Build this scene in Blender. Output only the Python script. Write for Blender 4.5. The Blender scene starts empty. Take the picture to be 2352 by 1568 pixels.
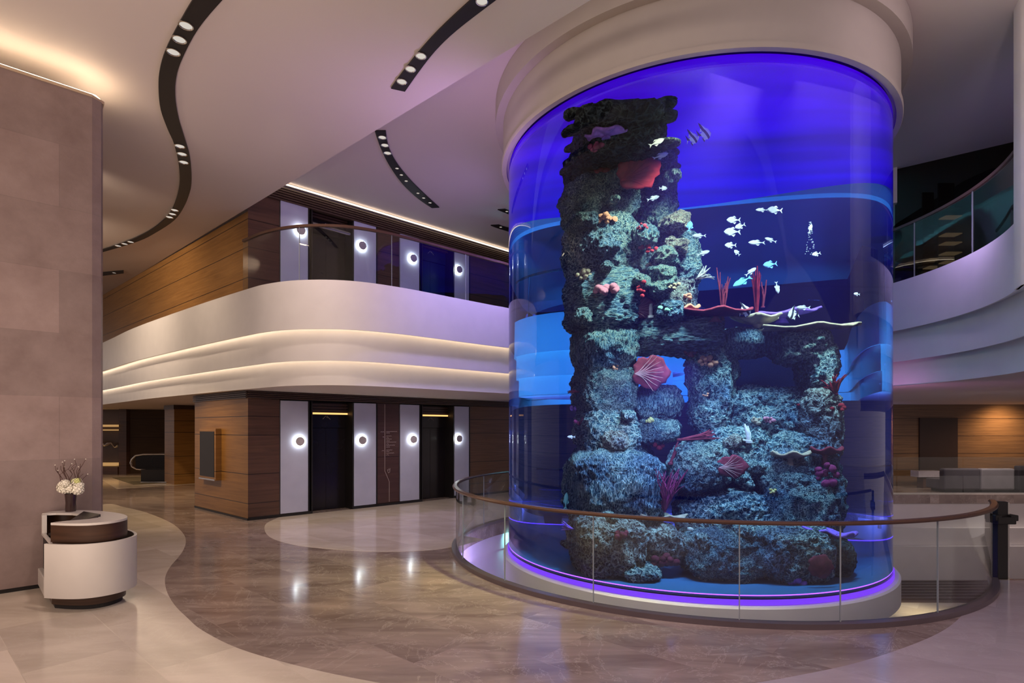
import bpy, bmesh, math, random
import numpy as np
from mathutils import Vector, noise
from mathutils.geometry import tessellate_polygon
random.seed(7)
PI = math.pi
S = bpy.context.scene
COL = S.collection
# ------------------------------------------------------------------ camera
H = 2.15; F = 1268.4; CX = 1176.0; HY = 982.3
cd = bpy.data.cameras.new('camera'); cam = bpy.data.objects.new('camera', cd); COL.objects.link(cam)
cd.sensor_width = 36; cd.lens = F / 2352 * 36; cd.shift_y = (HY - 784) / 2352; cd.clip_end = 200
cam.location = (0, 0, H); cam.rotation_euler = (PI / 2, 0, 0); S.camera = cam
# ------------------------------------------------------------------ view, world
S.view_settings.view_transform = 'Standard'; S.view_settings.look = 'None'
S.view_settings.gamma = 1; S.view_settings.use_curve_mapping = False
S.view_settings.exposure = 0.0
W = bpy.data.worlds.new('world'); S.world = W; W.use_nodes = True
W.node_tree.nodes['Background'].inputs[0].default_value = (0.72, 0.58, 0.55, 1)
W.node_tree.nodes['Background'].inputs[1].default_value = 0.62
cy = S.cycles
cy.use_denoising = True
cy.max_bounces = 8; cy.diffuse_bounces = 3; cy.glossy_bounces = 3; cy.transmission_bounces = 6
cy.transparent_max_bounces = 12; cy.volume_bounces = 0
cy.sample_clamp_indirect = 4; cy.caustics_reflective = False; cy.caustics_refractive = True
cy.use_adaptive_sampling = True; cy.adaptive_threshold = 0.02

def lamp(kind, name, loc, power, color, size=0.1, to=None, angle=100, blend=0.5, sy=None):
    d = bpy.data.lights.new(name, kind); d.energy = power; d.color = color
    o = bpy.data.objects.new(name, d); COL.objects.link(o); o.location = loc
    o.visible_glossy = False
    if kind != 'AREA': o.visible_camera = False
    if kind == 'AREA':
        d.size = size
        if sy: d.shape = 'RECTANGLE'; d.size_y = sy
    else:
        d.shadow_soft_size = size
    if kind == 'SPOT':
        d.spot_size = math.radians(angle); d.spot_blend = blend
    if to is not None:
        o.rotation_euler = (Vector(to) - Vector(loc)).to_track_quat('-Z', 'Y').to_euler()
    return o
WARM = (1, .80, .60); VIO = (.42, .22, 1.0); CYAN = (.35, .75, 1.0)
# big soft room light behind and above the camera (added fill standing in for lobby lamps out of view)
lamp('AREA', 'lobby_fill', (-3.5, -1.5, 6.9), 600, (1, .84, .74), 6, to=(-3.0, 6, 1), sy=4)
lamp('AREA', 'lobby_fill', (5.5, 1.0, 6.9), 150, (.85, .72, .9), 5, to=(5, 7, 0), sy=4)
lamp('AREA', 'ceiling_fill', (-5.0, 3.0, 1.2), 200, (1, .80, .66), 4, to=(-4.5, 6, 8), sy=4)  # added fill from below to brighten the ceiling, no fixture there
lamp('SPOT', 'wall_washer', (-11.2, 11.8, 7.0), 900, WARM, .15, to=(-11.5, 18.0, 4.4), angle=130, blend=1)
lamp('SPOT', 'wall_washer', (-8.2, 10.2, 7.0), 420, WARM, .15, to=(-9.0, 14.5, 3.4), angle=120, blend=1)
lamp('SPOT', 'corner_washer', (-3.6, 8.6, 7.0), 200, (1, .82, .70), .15, to=(-5.2, 13.0, 2.8), angle=110, blend=1)
lamp('SPOT', 'hall_lamp', (-8.8, 12.4, 2.95), 170, (1, .74, .42), .1, to=(-7.4, 13.9, .6), angle=120, blend=1)
lamp('SPOT', 'hall_lamp', (-10.5, 17.0, 2.95), 260, (1, .72, .40), .1, to=(-10.5, 18.0, 0), angle=150, blend=1)
lamp('SPOT', 'hall_lamp', (-15.5, 22.5, 2.95), 260, (1, .66, .34), .1, to=(-15.5, 22.6, 0), angle=150, blend=1)
lamp('SPOT', 'lift_lobby_lamp', (-4.2, 12.6, 2.95), 90, (1, .85, .75), .15, to=(-4.2, 12.9, 0), angle=140, blend=1)
lamp('SPOT', 'lift_lobby_lamp', (-2.2, 14.6, 2.95), 90, (1, .85, .80), .15, to=(-2.4, 14.9, 0), angle=140, blend=1)
lamp('SPOT', 'lounge_lamp', (18.0, 19.6, 2.95), 420, (1, .70, .40), .1, to=(18.2, 20.6, 0.6), angle=150, blend=1)
lamp('SPOT', 'lounge_lamp', (15.5, 17.4, 2.95), 300, (1, .85, .80), .1, to=(16, 18.6, 0.4), angle=120, blend=1)
lamp('SPOT', 'lounge_lamp', (12.5, 18.8, 2.95), 120, WARM, .1, to=(12.5, 20.2, 0.6), angle=140, blend=1)
lamp('AREA', 'atrium_light', (12.5, 12.5, 2.9), 90, (.96, .82, .90), 5, to=(13, 14.5, -3), sy=4)
# violet and blue washes, added to stand in for aquarium glow on the room
lamp('SPOT', 'violet_wash', (1.0, 12.9, 6.6), 230, (.50, .36, 1), .2, to=(-3.5, 13.5, 5.0), angle=150, blend=1)
lamp('SPOT', 'violet_wash', (-.3, 8.4, 5.2), 150, (.62, .36, 1), .2, to=(-2.2, 10.2, 8.0), angle=150, blend=1)
lamp('SPOT', 'violet_wash', (6.8, 9.2, 5.6), 60, (.60, .44, 1), .2, to=(9.5, 9.2, 5.6), angle=160, blend=1)
lamp('SPOT', 'balcony_wash', (5.0, 4.6, 6.9), 150, (.95, .75, .82), .2, to=(9.0, 11.0, 7.4), angle=130, blend=1)
lamp('SPOT', 'pink_wash', (7.0, 11.2, 2.0), 60, (.9, .35, .85), .2, to=(10.5, 12.5, 3.0), angle=120, blend=1)
lamp('SPOT', 'violet_wash', (4.5, 14.4, .3), 800, (.30, .34, 1), .2, to=(5.5, 18.5, 2.2), angle=140, blend=1)
lamp('SPOT', 'blue_wash', (3.9, 13.75, 2.2), 1000, (.10, .80, 1), .2, to=(4.1, 14.9, 4.0), angle=110, blend=1)
lamp('SPOT', 'blue_wash', (8.0, 20.0, 3.8), 1500, (.12, .70, 1), .2, to=(8.0, 24.2, 4.0), angle=120, blend=1)
lamp('SPOT', 'blue_wash', (3.2, 13.8, 5.6), 120, (.22, .60, 1), .2, to=(4.2, 14.8, 7.5), angle=130, blend=1)
lamp('SPOT', 'violet_wash', (-.35, 10.6, -.25), 150, (.50, .36, 1), .1, to=(-1.0, 11.2, -1.2), angle=170, blend=1)
lamp('SPOT', 'blue_wash', (8.5, 16.9, .3), 700, (.28, .42, 1), .2, to=(10.0, 20.5, 1.6), angle=100, blend=1)
lamp('SPOT', 'landing_lamp', (10.8, 14.3, -1.7), 90, (1, .82, .55), .1, to=(10.8, 14.5, -2.7), angle=120, blend=1)
lamp('SPOT', 'cyan_wash', (.0, 12.6, -.3), 22, (.3, .9, 1), .1, to=(.0, 13.6, -1.0), angle=140, blend=1)
lamp('SPOT', 'plinth_wash', (2.6, 4.2, 7.0), 420, (.80, .58, 1), .3, to=(2.9, 6.6, -.2), angle=70, blend=1)  # added spot that lifts the plinth to lilac, no such fixture
lamp('SPOT', 'floor_wash', (-2.2, 5.0, 7.05), 560, (1, .84, .74), .2, to=(-2.4, 6.2, 0), angle=120, blend=1)
lamp('SPOT', 'violet_wash', (-.6, 10.6, 7.3), 420, (.42, .36, 1), .2, to=(-.9, 12.4, 4.2), angle=100, blend=1)
# lamps inside the aquarium, under its lid; the last one is added fill in mid-water
TX, TY, TR = 3.14, 10.18, 3.2; TTOP = 6.88; TBOT = -0.02
def bar(loc, power, to, w, hgt, col=(1, .97, .42), spread=110):
    o = lamp('AREA', 'aquarium_lamp', loc, power, col, w, to=to, sy=hgt); o.data.spread = math.radians(spread); return o
bar((2.85, 7.22, 6.66), 640, (1.7, 8.9, 2.8), 1.1, .2, spread=72)
bar((4.4, 7.50, 6.66), 560, (3.9, 9.0, 1.8), 1.5, .22, spread=75)
bar((2.2, 7.35, 3.0), 70, (2.0, 9.2, .2), .5, .2, (.8, .9, 1), 140)

# ------------------------------------------------------------------ pixel -> place
def PX(px, py, z):
    d = (H - z) * F / (py - HY)
    return Vector(((px - CX) / F * d, d, z))
def PD(px, py, y):
    return Vector(((px - CX) / F * y, y, H - (py - HY) / F * y))
def PW(px, py, y):
    """point at depth y seen at that pixel through the water of the round tank"""
    d = Vector(((px - CX) / F, 1, -(py - HY) / F)).normalized()
    cx, cyy = TX, TY
    a = d.x ** 2 + d.y ** 2; b = 2 * (-cx * d.x - cyy * d.y); c = cx * cx + cyy * cyy - TR * TR
    D = b * b - 4 * a * c
    if D <= 0: return PD(px, py, y)
    t = (-b - math.sqrt(D)) / (2 * a); p = d * t
    n = Vector((p.x - cx, p.y - cyy, 0)).normalized(); e = 1 / 1.33
    ci = -d.dot(n); k = 1 - e * e * (1 - ci * ci)
    r = d * e + n * (e * ci - math.sqrt(k))
    q = p + r * ((y - p.y) / r.y)
    return Vector((q.x, q.y, q.z + H))

# ------------------------------------------------------------------ materials
def new_mat(name):
    m = bpy.data.materials.new(name); m.use_nodes = True
    nt = m.node_tree; return m, nt, nt.nodes['Principled BSDF']
def N(nt, t, **kw):
    n = nt.nodes.new(t)
    for k, v in kw.items():
        if k.startswith('i_'):
            n.inputs[k[2:].replace('_', ' ')].default_value = v
        else: setattr(n, k, v)
    return n
def plain(name, c, rough=.5, metal=0, spec=.5, noise_amt=.06, nscale=3, coat=0):
    m, nt, b = new_mat(name); L = nt.links
    b.inputs['Roughness'].default_value = rough; b.inputs['Metallic'].default_value = metal
    b.inputs['Specular IOR Level'].default_value = spec; b.inputs['Coat Weight'].default_value = coat
    tc = N(nt, 'ShaderNodeTexCoord'); nz = N(nt, 'ShaderNodeTexNoise', i_Scale=nscale, i_Detail=4.0)
    L.new(tc.outputs['Object'], nz.inputs['Vector'])
    r = N(nt, 'ShaderNodeValToRGB')
    r.color_ramp.elements[0].color = tuple(x * (1 - noise_amt) for x in c) + (1,)
    r.color_ramp.elements[1].color = tuple(min(1, x * (1 + noise_amt)) for x in c) + (1,)
    r.color_ramp.elements[0].position = .35; r.color_ramp.elements[1].position = .65
    L.new(nz.outputs['Fac'], r.inputs['Fac']); L.new(r.outputs['Color'], b.inputs['Base Color'])
    return m
def emit(name, c, s):
    m, nt, b = new_mat(name)
    b.inputs['Base Color'].default_value = (.02, .02, .02, 1)
    b.inputs['Emission Color'].default_value = tuple(c) + (1,); b.inputs['Emission Strength'].default_value = s
    return m
def marble(name, c0, c1, vein, rough=.12, slab=(1.6, .8), rot=.72, stretch=5, vamt=.5):
    m, nt, b = new_mat(name); L = nt.links
    tc = N(nt, 'ShaderNodeTexCoord'); mp = N(nt, 'ShaderNodeMapping')
    mp.inputs['Rotation'].default_value = (0, 0, rot); L.new(tc.outputs['Object'], mp.inputs['Vector'])
    br = N(nt, 'ShaderNodeTexBrick', i_Scale=1.0, i_Mortar_Size=.004, i_Brick_Width=slab[0], i_Row_Height=slab[1])
    br.inputs['Color1'].default_value = (.0, .0, .0, 1); br.inputs['Color2'].default_value = (1, 1, 1, 1); br.inputs['Mortar'].default_value = (.45, .45, .45, 1)
    L.new(mp.outputs['Vector'], br.inputs['Vector'])
    ms = N(nt, 'ShaderNodeMapping'); ms.inputs['Scale'].default_value = (.5, .5 * stretch, 1)
    ms.inputs['Rotation'].default_value = (0, 0, .5)
    L.new(tc.outputs['Object'], ms.inputs['Vector'])
    ad = N(nt, 'ShaderNodeVectorMath', operation='MULTIPLY_ADD')
    ad.inputs[1].default_value = (3, 7, 2); L.new(br.outputs['Color'], ad.inputs[0]); L.new(ms.outputs['Vector'], ad.inputs[2])
    n1 = N(nt, 'ShaderNodeTexNoise', i_Scale=1.1, i_Detail=9.0, i_Roughness=.62, i_Distortion=.7)
    L.new(ad.outputs[0], n1.inputs['Vector'])
    r = N(nt, 'ShaderNodeValToRGB'); e = r.color_ramp.elements
    e[0].position = .32; e[0].color = c0 + (1,); e[1].position = .68; e[1].color = c1 + (1,)
    L.new(n1.outputs['Fac'], r.inputs['Fac'])
    n2 = N(nt, 'ShaderNodeTexNoise', i_Scale=.8, i_Detail=7.0, i_Roughness=.7, i_Distortion=1.6)
    ad2 = N(nt, 'ShaderNodeVectorMath', operation='MULTIPLY_ADD'); ad2.inputs[1].default_value = (5, 3, 1)
    L.new(br.outputs['Color'], ad2.inputs[0]); L.new(tc.outputs['Object'], ad2.inputs[2]); L.new(ad2.outputs[0], n2.inputs['Vector'])
    v = N(nt, 'ShaderNodeMath', operation='SUBTRACT'); v.inputs[1].default_value = .5; L.new(n2.outputs['Fac'], v.inputs[0])
    a = N(nt, 'ShaderNodeMath', operation='ABSOLUTE'); L.new(v.outputs[0], a.inputs[0])
    vr = N(nt, 'ShaderNodeMapRange'); vr.inputs['From Min'].default_value = 0; vr.inputs['From Max'].default_value = .012
    vr.inputs['To Min'].default_value = vamt; vr.inputs['To Max'].default_value = 0; L.new(a.outputs[0], vr.inputs['Value'])
    mx = N(nt, 'ShaderNodeMix', data_type='RGBA'); L.new(vr.outputs['Result'], mx.inputs['Factor'])
    L.new(r.outputs['Color'], mx.inputs['A']); mx.inputs['B'].default_value = vein + (1,)
    n4 = N(nt, 'ShaderNodeTexNoise', i_Scale=2.2, i_Detail=10.0, i_Roughness=.72, i_Distortion=.5); L.new(ad.outputs[0], n4.inputs['Vector'])
    fr_ = N(nt, 'ShaderNodeMapRange'); fr_.inputs['From Min'].default_value = .58; fr_.inputs['From Max'].default_value = .72; fr_.inputs['To Max'].default_value = vamt * 1.6
    L.new(n4.outputs['Fac'], fr_.inputs['Value']); mx0 = mx
    mx = N(nt, 'ShaderNodeMix', data_type='RGBA'); L.new(fr_.outputs['Result'], mx.inputs['Factor']); L.new(mx0.outputs['Result'], mx.inputs['A']); mx.inputs['B'].default_value = vein + (1,)
    # slab to slab tone
    tn = N(nt, 'ShaderNodeMapRange'); tn.inputs['To Min'].default_value = .88; tn.inputs['To Max'].default_value = 1.08
    L.new(br.outputs['Color'], tn.inputs['Value'])
    ml = N(nt, 'ShaderNodeVectorMath', operation='SCALE'); L.new(mx.outputs['Result'], ml.inputs[0]); L.new(tn.outputs['Result'], ml.inputs['Scale'])
    L.new(ml.outputs[0], b.inputs['Base Color']); b.inputs['Roughness'].default_value = rough
    b.inputs['Specular IOR Level'].default_value = .5
    return m
def wood(name, c0, c1, grooves=(), rough=.4, gw=.008, axis='Z'):
    m, nt, b = new_mat(name); L = nt.links
    tc = N(nt, 'ShaderNodeTexCoord'); ms = N(nt, 'ShaderNodeMapping'); ms.inputs['Scale'].default_value = (.6, .6, 14)
    L.new(tc.outputs['Object'], ms.inputs['Vector'])
    n1 = N(nt, 'ShaderNodeTexNoise', i_Scale=1.6, i_Detail=6.0, i_Roughness=.6, i_Distortion=.4); L.new(ms.outputs['Vector'], n1.inputs['Vector'])
    r = N(nt, 'ShaderNodeValToRGB'); e = r.color_ramp.elements
    e[0].position = .3; e[0].color = c0 + (1,); e[1].position = .7; e[1].color = c1 + (1,)
    L.new(n1.outputs['Fac'], r.inputs['Fac']); out = r.outputs['Color']
    if grooves:
        sx = N(nt, 'ShaderNodeSeparateXYZ'); L.new(tc.outputs['Object'], sx.inputs[0]); acc = None
        for g in grooves:
            c = N(nt, 'ShaderNodeMath', operation='COMPARE'); c.inputs[1].default_value = g; c.inputs[2].default_value = gw
            L.new(sx.outputs['Z'], c.inputs[0])
            if acc is None: acc = c.outputs[0]
            else:
                mm = N(nt, 'ShaderNodeMath', operation='MAXIMUM'); L.new(acc, mm.inputs[0]); L.new(c.outputs[0], mm.inputs[1]); acc = mm.outputs[0]
        mx = N(nt, 'ShaderNodeMix', data_type='RGBA'); L.new(acc, mx.inputs['Factor']); L.new(out, mx.inputs['A'])
        mx.inputs['B'].default_value = (.008, .004, .003, 1); out = mx.outputs['Result']
    L.new(out, b.inputs['Base Color']); b.inputs['Roughness'].default_value = rough
    return m
def stone(name):
    m, nt, b = new_mat(name); L = nt.links
    tc = N(nt, 'ShaderNodeTexCoord')
    br = N(nt, 'ShaderNodeTexBrick', i_Scale=1.0, i_Mortar_Size=.004, i_Brick_Width=1.7, i_Row_Height=.86)
    br.inputs['Color1'].default_value = (0, 0, 0, 1); br.inputs['Color2'].default_value = (1, 1, 1, 1); br.inputs['Mortar'].default_value = (.0, .0, .0, 1)
    mp = N(nt, 'ShaderNodeMapping'); mp.inputs['Rotation'].default_value = (PI / 2, 0, 0)
    # wall runs in the xy plane: brick x = distance along wall, brick y = height
    sx = N(nt, 'ShaderNodeSeparateXYZ'); L.new(tc.outputs['Object'], sx.inputs[0])
    dt = N(nt, 'ShaderNodeVectorMath', operation='DOT_PRODUCT'); dt.inputs[1].default_value = (.715, .699, 0); L.new(tc.outputs['Object'], dt.inputs[0])
    cb = N(nt, 'ShaderNodeCombineXYZ'); L.new(dt.outputs['Value'], cb.inputs['X']); L.new(sx.outputs['Z'], cb.inputs['Y'])
    L.new(cb.outputs[0], br.inputs['Vector'])
    n1 = N(nt, 'ShaderNodeTexNoise', i_Scale=2.2, i_Detail=9.0, i_Roughness=.65); L.new(tc.outputs['Object'], n1.inputs['Vector'])
    r = N(nt, 'ShaderNodeValToRGB'); e = r.color_ramp.elements
    e[0].position = .3; e[0].color = (.20, .135, .12, 1); e[1].position = .7; e[1].color = (.285, .205, .185, 1)
    L.new(n1.outputs['Fac'], r.inputs['Fac'])
    tn = N(nt, 'ShaderNodeMapRange'); tn.inputs['To Min'].default_value = .80; tn.inputs['To Max'].default_value = 1.08
    L.new(br.outputs['Color'], tn.inputs['Value'])
    ml = N(nt, 'ShaderNodeVectorMath', operation='SCALE'); L.new(r.outputs['Color'], ml.inputs[0]); L.new(tn.outputs['Result'], ml.inputs['Scale'])
    L.new(ml.outputs[0], b.inputs['Base Color']); b.inputs['Roughness'].default_value = .45
    n3 = N(nt, 'ShaderNodeTexNoise', i_Scale=40.0, i_Detail=3.0); L.new(tc.outputs['Object'], n3.inputs['Vector'])
    bp = N(nt, 'ShaderNodeBump', i_Strength=.08, i_Distance=.02); L.new(n3.outputs['Fac'], bp.inputs['Height']); L.new(bp.outputs[0], b.inputs['Normal'])
    return m
def glass_sheet(name, tint=(.93, .96, .95), refl=1.0):
    m = bpy.data.materials.new(name); m.use_nodes = True; nt = m.node_tree; nt.nodes.clear(); L = nt.links
    o = N(nt, 'ShaderNodeOutputMaterial'); mx = N(nt, 'ShaderNodeMixShader'); fr = N(nt, 'ShaderNodeFresnel', i_IOR=1.5); ge = N(nt, 'ShaderNodeNewGeometry'); ir = N(nt, 'ShaderNodeMapRange'); ir.inputs['To Min'].default_value = 1.45; ir.inputs['To Max'].default_value = 1 / 1.45; L.new(ge.outputs['Backfacing'], ir.inputs['Value']); L.new(ir.outputs['Result'], fr.inputs['IOR'])
    t = N(nt, 'ShaderNodeBsdfTransparent'); t.inputs[0].default_value = tint + (1,)
    g = N(nt, 'ShaderNodeBsdfGlossy', i_Roughness=.0)
    k = N(nt, 'ShaderNodeMath', operation='MULTIPLY'); k.inputs[1].default_value = refl; L.new(fr.outputs[0], k.inputs[0])
    L.new(k.outputs[0], mx.inputs[0]); L.new(t.outputs[0], mx.inputs[1]); L.new(g.outputs[0], mx.inputs[2]); L.new(mx.outputs[0], o.inputs['Surface'])
    return m
def reef_mat(name, dark, mid, lite, sc=9, mode='lace', hue=None):
    m, nt, b = new_mat(name); L = nt.links
    tc = N(nt, 'ShaderNodeTexCoord'); P = tc.outputs['Object']
    if mode == 'ribs':
        mp = N(nt, 'ShaderNodeMapping'); mp.inputs['Scale'].default_value = (2.6, 2.6, .55); L.new(P, mp.inputs['Vector']); P = mp.outputs[0]
    if mode == 'layers':
        mp = N(nt, 'ShaderNodeMapping'); mp.inputs['Scale'].default_value = (.6, .6, 2.6); L.new(P, mp.inputs['Vector']); P = mp.outputs[0]
    wn = N(nt, 'ShaderNodeTexNoise', i_Scale=sc * .5, i_Detail=3.0); L.new(P, wn.inputs['Vector'])
    wa = N(nt, 'ShaderNodeVectorMath', operation='MULTIPLY_ADD'); wa.inputs[1].default_value = (.22, .22, .22); L.new(wn.outputs['Color'], wa.inputs[0]); L.new(P, wa.inputs[2])
    n1 = N(nt, 'ShaderNodeTexNoise', i_Scale=float(sc), i_Detail=5.0, i_Roughness=.6, i_Distortion=1.2); L.new(wa.outputs[0], n1.inputs['Vector'])
    v = N(nt, 'ShaderNodeTexVoronoi', feature='DISTANCE_TO_EDGE', i_Scale=sc * 1.1); L.new(wa.outputs[0], v.inputs['Vector'])
    vm = N(nt, 'ShaderNodeMapRange'); vm.inputs['From Max'].default_value = .16; vm.inputs['To Min'].default_value = 1; vm.inputs['To Max'].default_value = 0
    L.new(v.outputs['Distance'], vm.inputs['Value'])
    a = N(nt, 'ShaderNodeMath', operation='SUBTRACT'); a.inputs[1].default_value = .5; L.new(n1.outputs['Fac'], a.inputs[0])
    a2 = N(nt, 'ShaderNodeMath', operation='ABSOLUTE'); L.new(a.outputs[0], a2.inputs[0])
    rg = N(nt, 'ShaderNodeMapRange'); rg.inputs['From Max'].default_value = .11; rg.inputs['To Min'].default_value = 1; rg.inputs['To Max'].default_value = 0
    L.new(a2.outputs[0], rg.inputs['Value'])
    mul = N(nt, 'ShaderNodeMath', operation='MULTIPLY_ADD'); mul.inputs[1].default_value = .55
    L.new(vm.outputs['Result'], mul.inputs[0]); s2 = N(nt, 'ShaderNodeMath', operation='MULTIPLY'); s2.inputs[1].default_value = .6
    L.new(rg.outputs['Result'], s2.inputs[0]); L.new(s2.outputs[0], mul.inputs[2])
    r = N(nt, 'ShaderNodeValToRGB'); e = r.color_ramp.elements
    e[0].position = .12; e[0].color = dark + (1,); e[1].position = .9; e[1].color = lite + (1,)
    x = e.new(.45); x.color = mid + (1,)
    L.new(mul.outputs[0], r.inputs['Fac'])
    big = N(nt, 'ShaderNodeTexNoise', i_Scale=1.6, i_Detail=3.0); L.new(tc.outputs['Object'], big.inputs['Vector'])
    br = N(nt, 'ShaderNodeValToRGB'); e = br.color_ramp.elements
    e[0].position = .38; e[0].color = (.35, .42, .60, 1); e[1].position = .62; e[1].color = (1.0, 1.0, .9, 1)
    L.new(big.outputs['Fac'], br.inputs['Fac'])
    mm = N(nt, 'ShaderNodeMix', data_type='RGBA', blend_type='MULTIPLY'); mm.inputs['Factor'].default_value = 1
    L.new(r.outputs['Color'], mm.inputs['A']); L.new(br.outputs['Color'], mm.inputs['B'])
    L.new(mm.outputs['Result'], b.inputs['Base Color']); b.inputs['Roughness'].default_value = .75; b.inputs['Specular IOR Level'].default_value = .2
    bp = N(nt, 'ShaderNodeBump', i_Strength=1.0, i_Distance=.07); L.new(mul.outputs[0], bp.inputs['Height']); L.new(bp.outputs[0], b.inputs['Normal'])
    return m

M = {}
M['plaster'] = plain('white_plaster', (.66, .60, .58), .6, noise_amt=.02)
M['ceil'] = plain('ceiling_paint', (.60, .52, .48), .7, noise_amt=.02, nscale=.4)
M['ceil2'] = plain('collar_paint', (.44, .385, .345), .5, noise_amt=.02)
M['fascia'] = plain('satin_white_panel', (.72, .67, .64), .35, noise_amt=.02)
M['black'] = plain('black_recess', (.012, .010, .010), .5)
M['brown_marble'] = marble('brown_marble', (.18, .125, .105), (.37, .28, .24), (.62, .52, .46), .11, vamt=.30, stretch=4.5)
M['cream_marble'] = marble('cream_marble', (.52, .43, .34), (.68, .57, .47), (.74, .66, .55), .13, vamt=.2, stretch=3)
M['grey_marble'] = marble('grey_marble', (.36, .29, .30), (.47, .39, .39), (.55, .48, .46), .12, vamt=.25, stretch=3)
M['stone'] = stone('mauve_stone')
G1 = (.39, 1.07, 1.98, 2.42); G2 = (5.64, 6.35, 7.0)
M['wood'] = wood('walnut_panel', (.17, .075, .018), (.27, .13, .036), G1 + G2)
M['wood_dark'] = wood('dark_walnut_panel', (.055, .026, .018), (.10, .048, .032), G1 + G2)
M['wood_plain'] = wood('kiosk_walnut', (.028, .012, .006), (.055, .024, .012), (), .35)
M['wood_far'] = wood('far_walnut', (.08, .04, .018), (.15, .078, .034), (.6, 1.2, 1.85, 2.5))
M['rail'] = wood('brown_handrail', (.06, .03, .02), (.10, .052, .036), (), .25)
M['glass'] = glass_sheet('balustrade_glass')
M['dglass'] = glass_sheet('shop_glass', (.40, .38, .36), .5)
M['panel'] = plain('frosted_panel', (.42, .42, .54), .25, noise_amt=.03)
M['door'] = plain('dark_lift_door', (.018, .014, .016), .22, metal=.3)
M['steel'] = plain('steel', (.55, .53, .50), .25, metal=1)
M['louvre'] = plain('louvre_brown', (.055, .030, .022), .4)
M['white'] = plain('white_lacquer', (.50, .45, .41), .35, noise_amt=.02)
M['cream_light'] = emit('led_warm', (1, .80, .58), 7.0)
M['cove_light'] = emit('led_cove', (1, .82, .62), 3.0)
M['sconce_light'] = emit('led_neutral', (.92, 1, .95), 24.0)
M['violet_light'] = emit('led_violet', (.20, .035, 1.0), 1.1)
M['amber_light'] = emit('led_amber', (1, .50, .16), 1.6)
M['lens'] = emit('lamp_lens', (1, .92, .82), .62)
M['chrome'] = plain('chrome_rim', (.7, .68, .65), .2, metal=1)
M['sofa'] = plain('grey_upholstery', (.09, .075, .085), .9)
M['sofa2'] = plain('light_grey_upholstery', (.22, .19, .20), .9)
M['dark_fabric'] = plain('charcoal_upholstery', (.03, .025, .03), .9)

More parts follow.
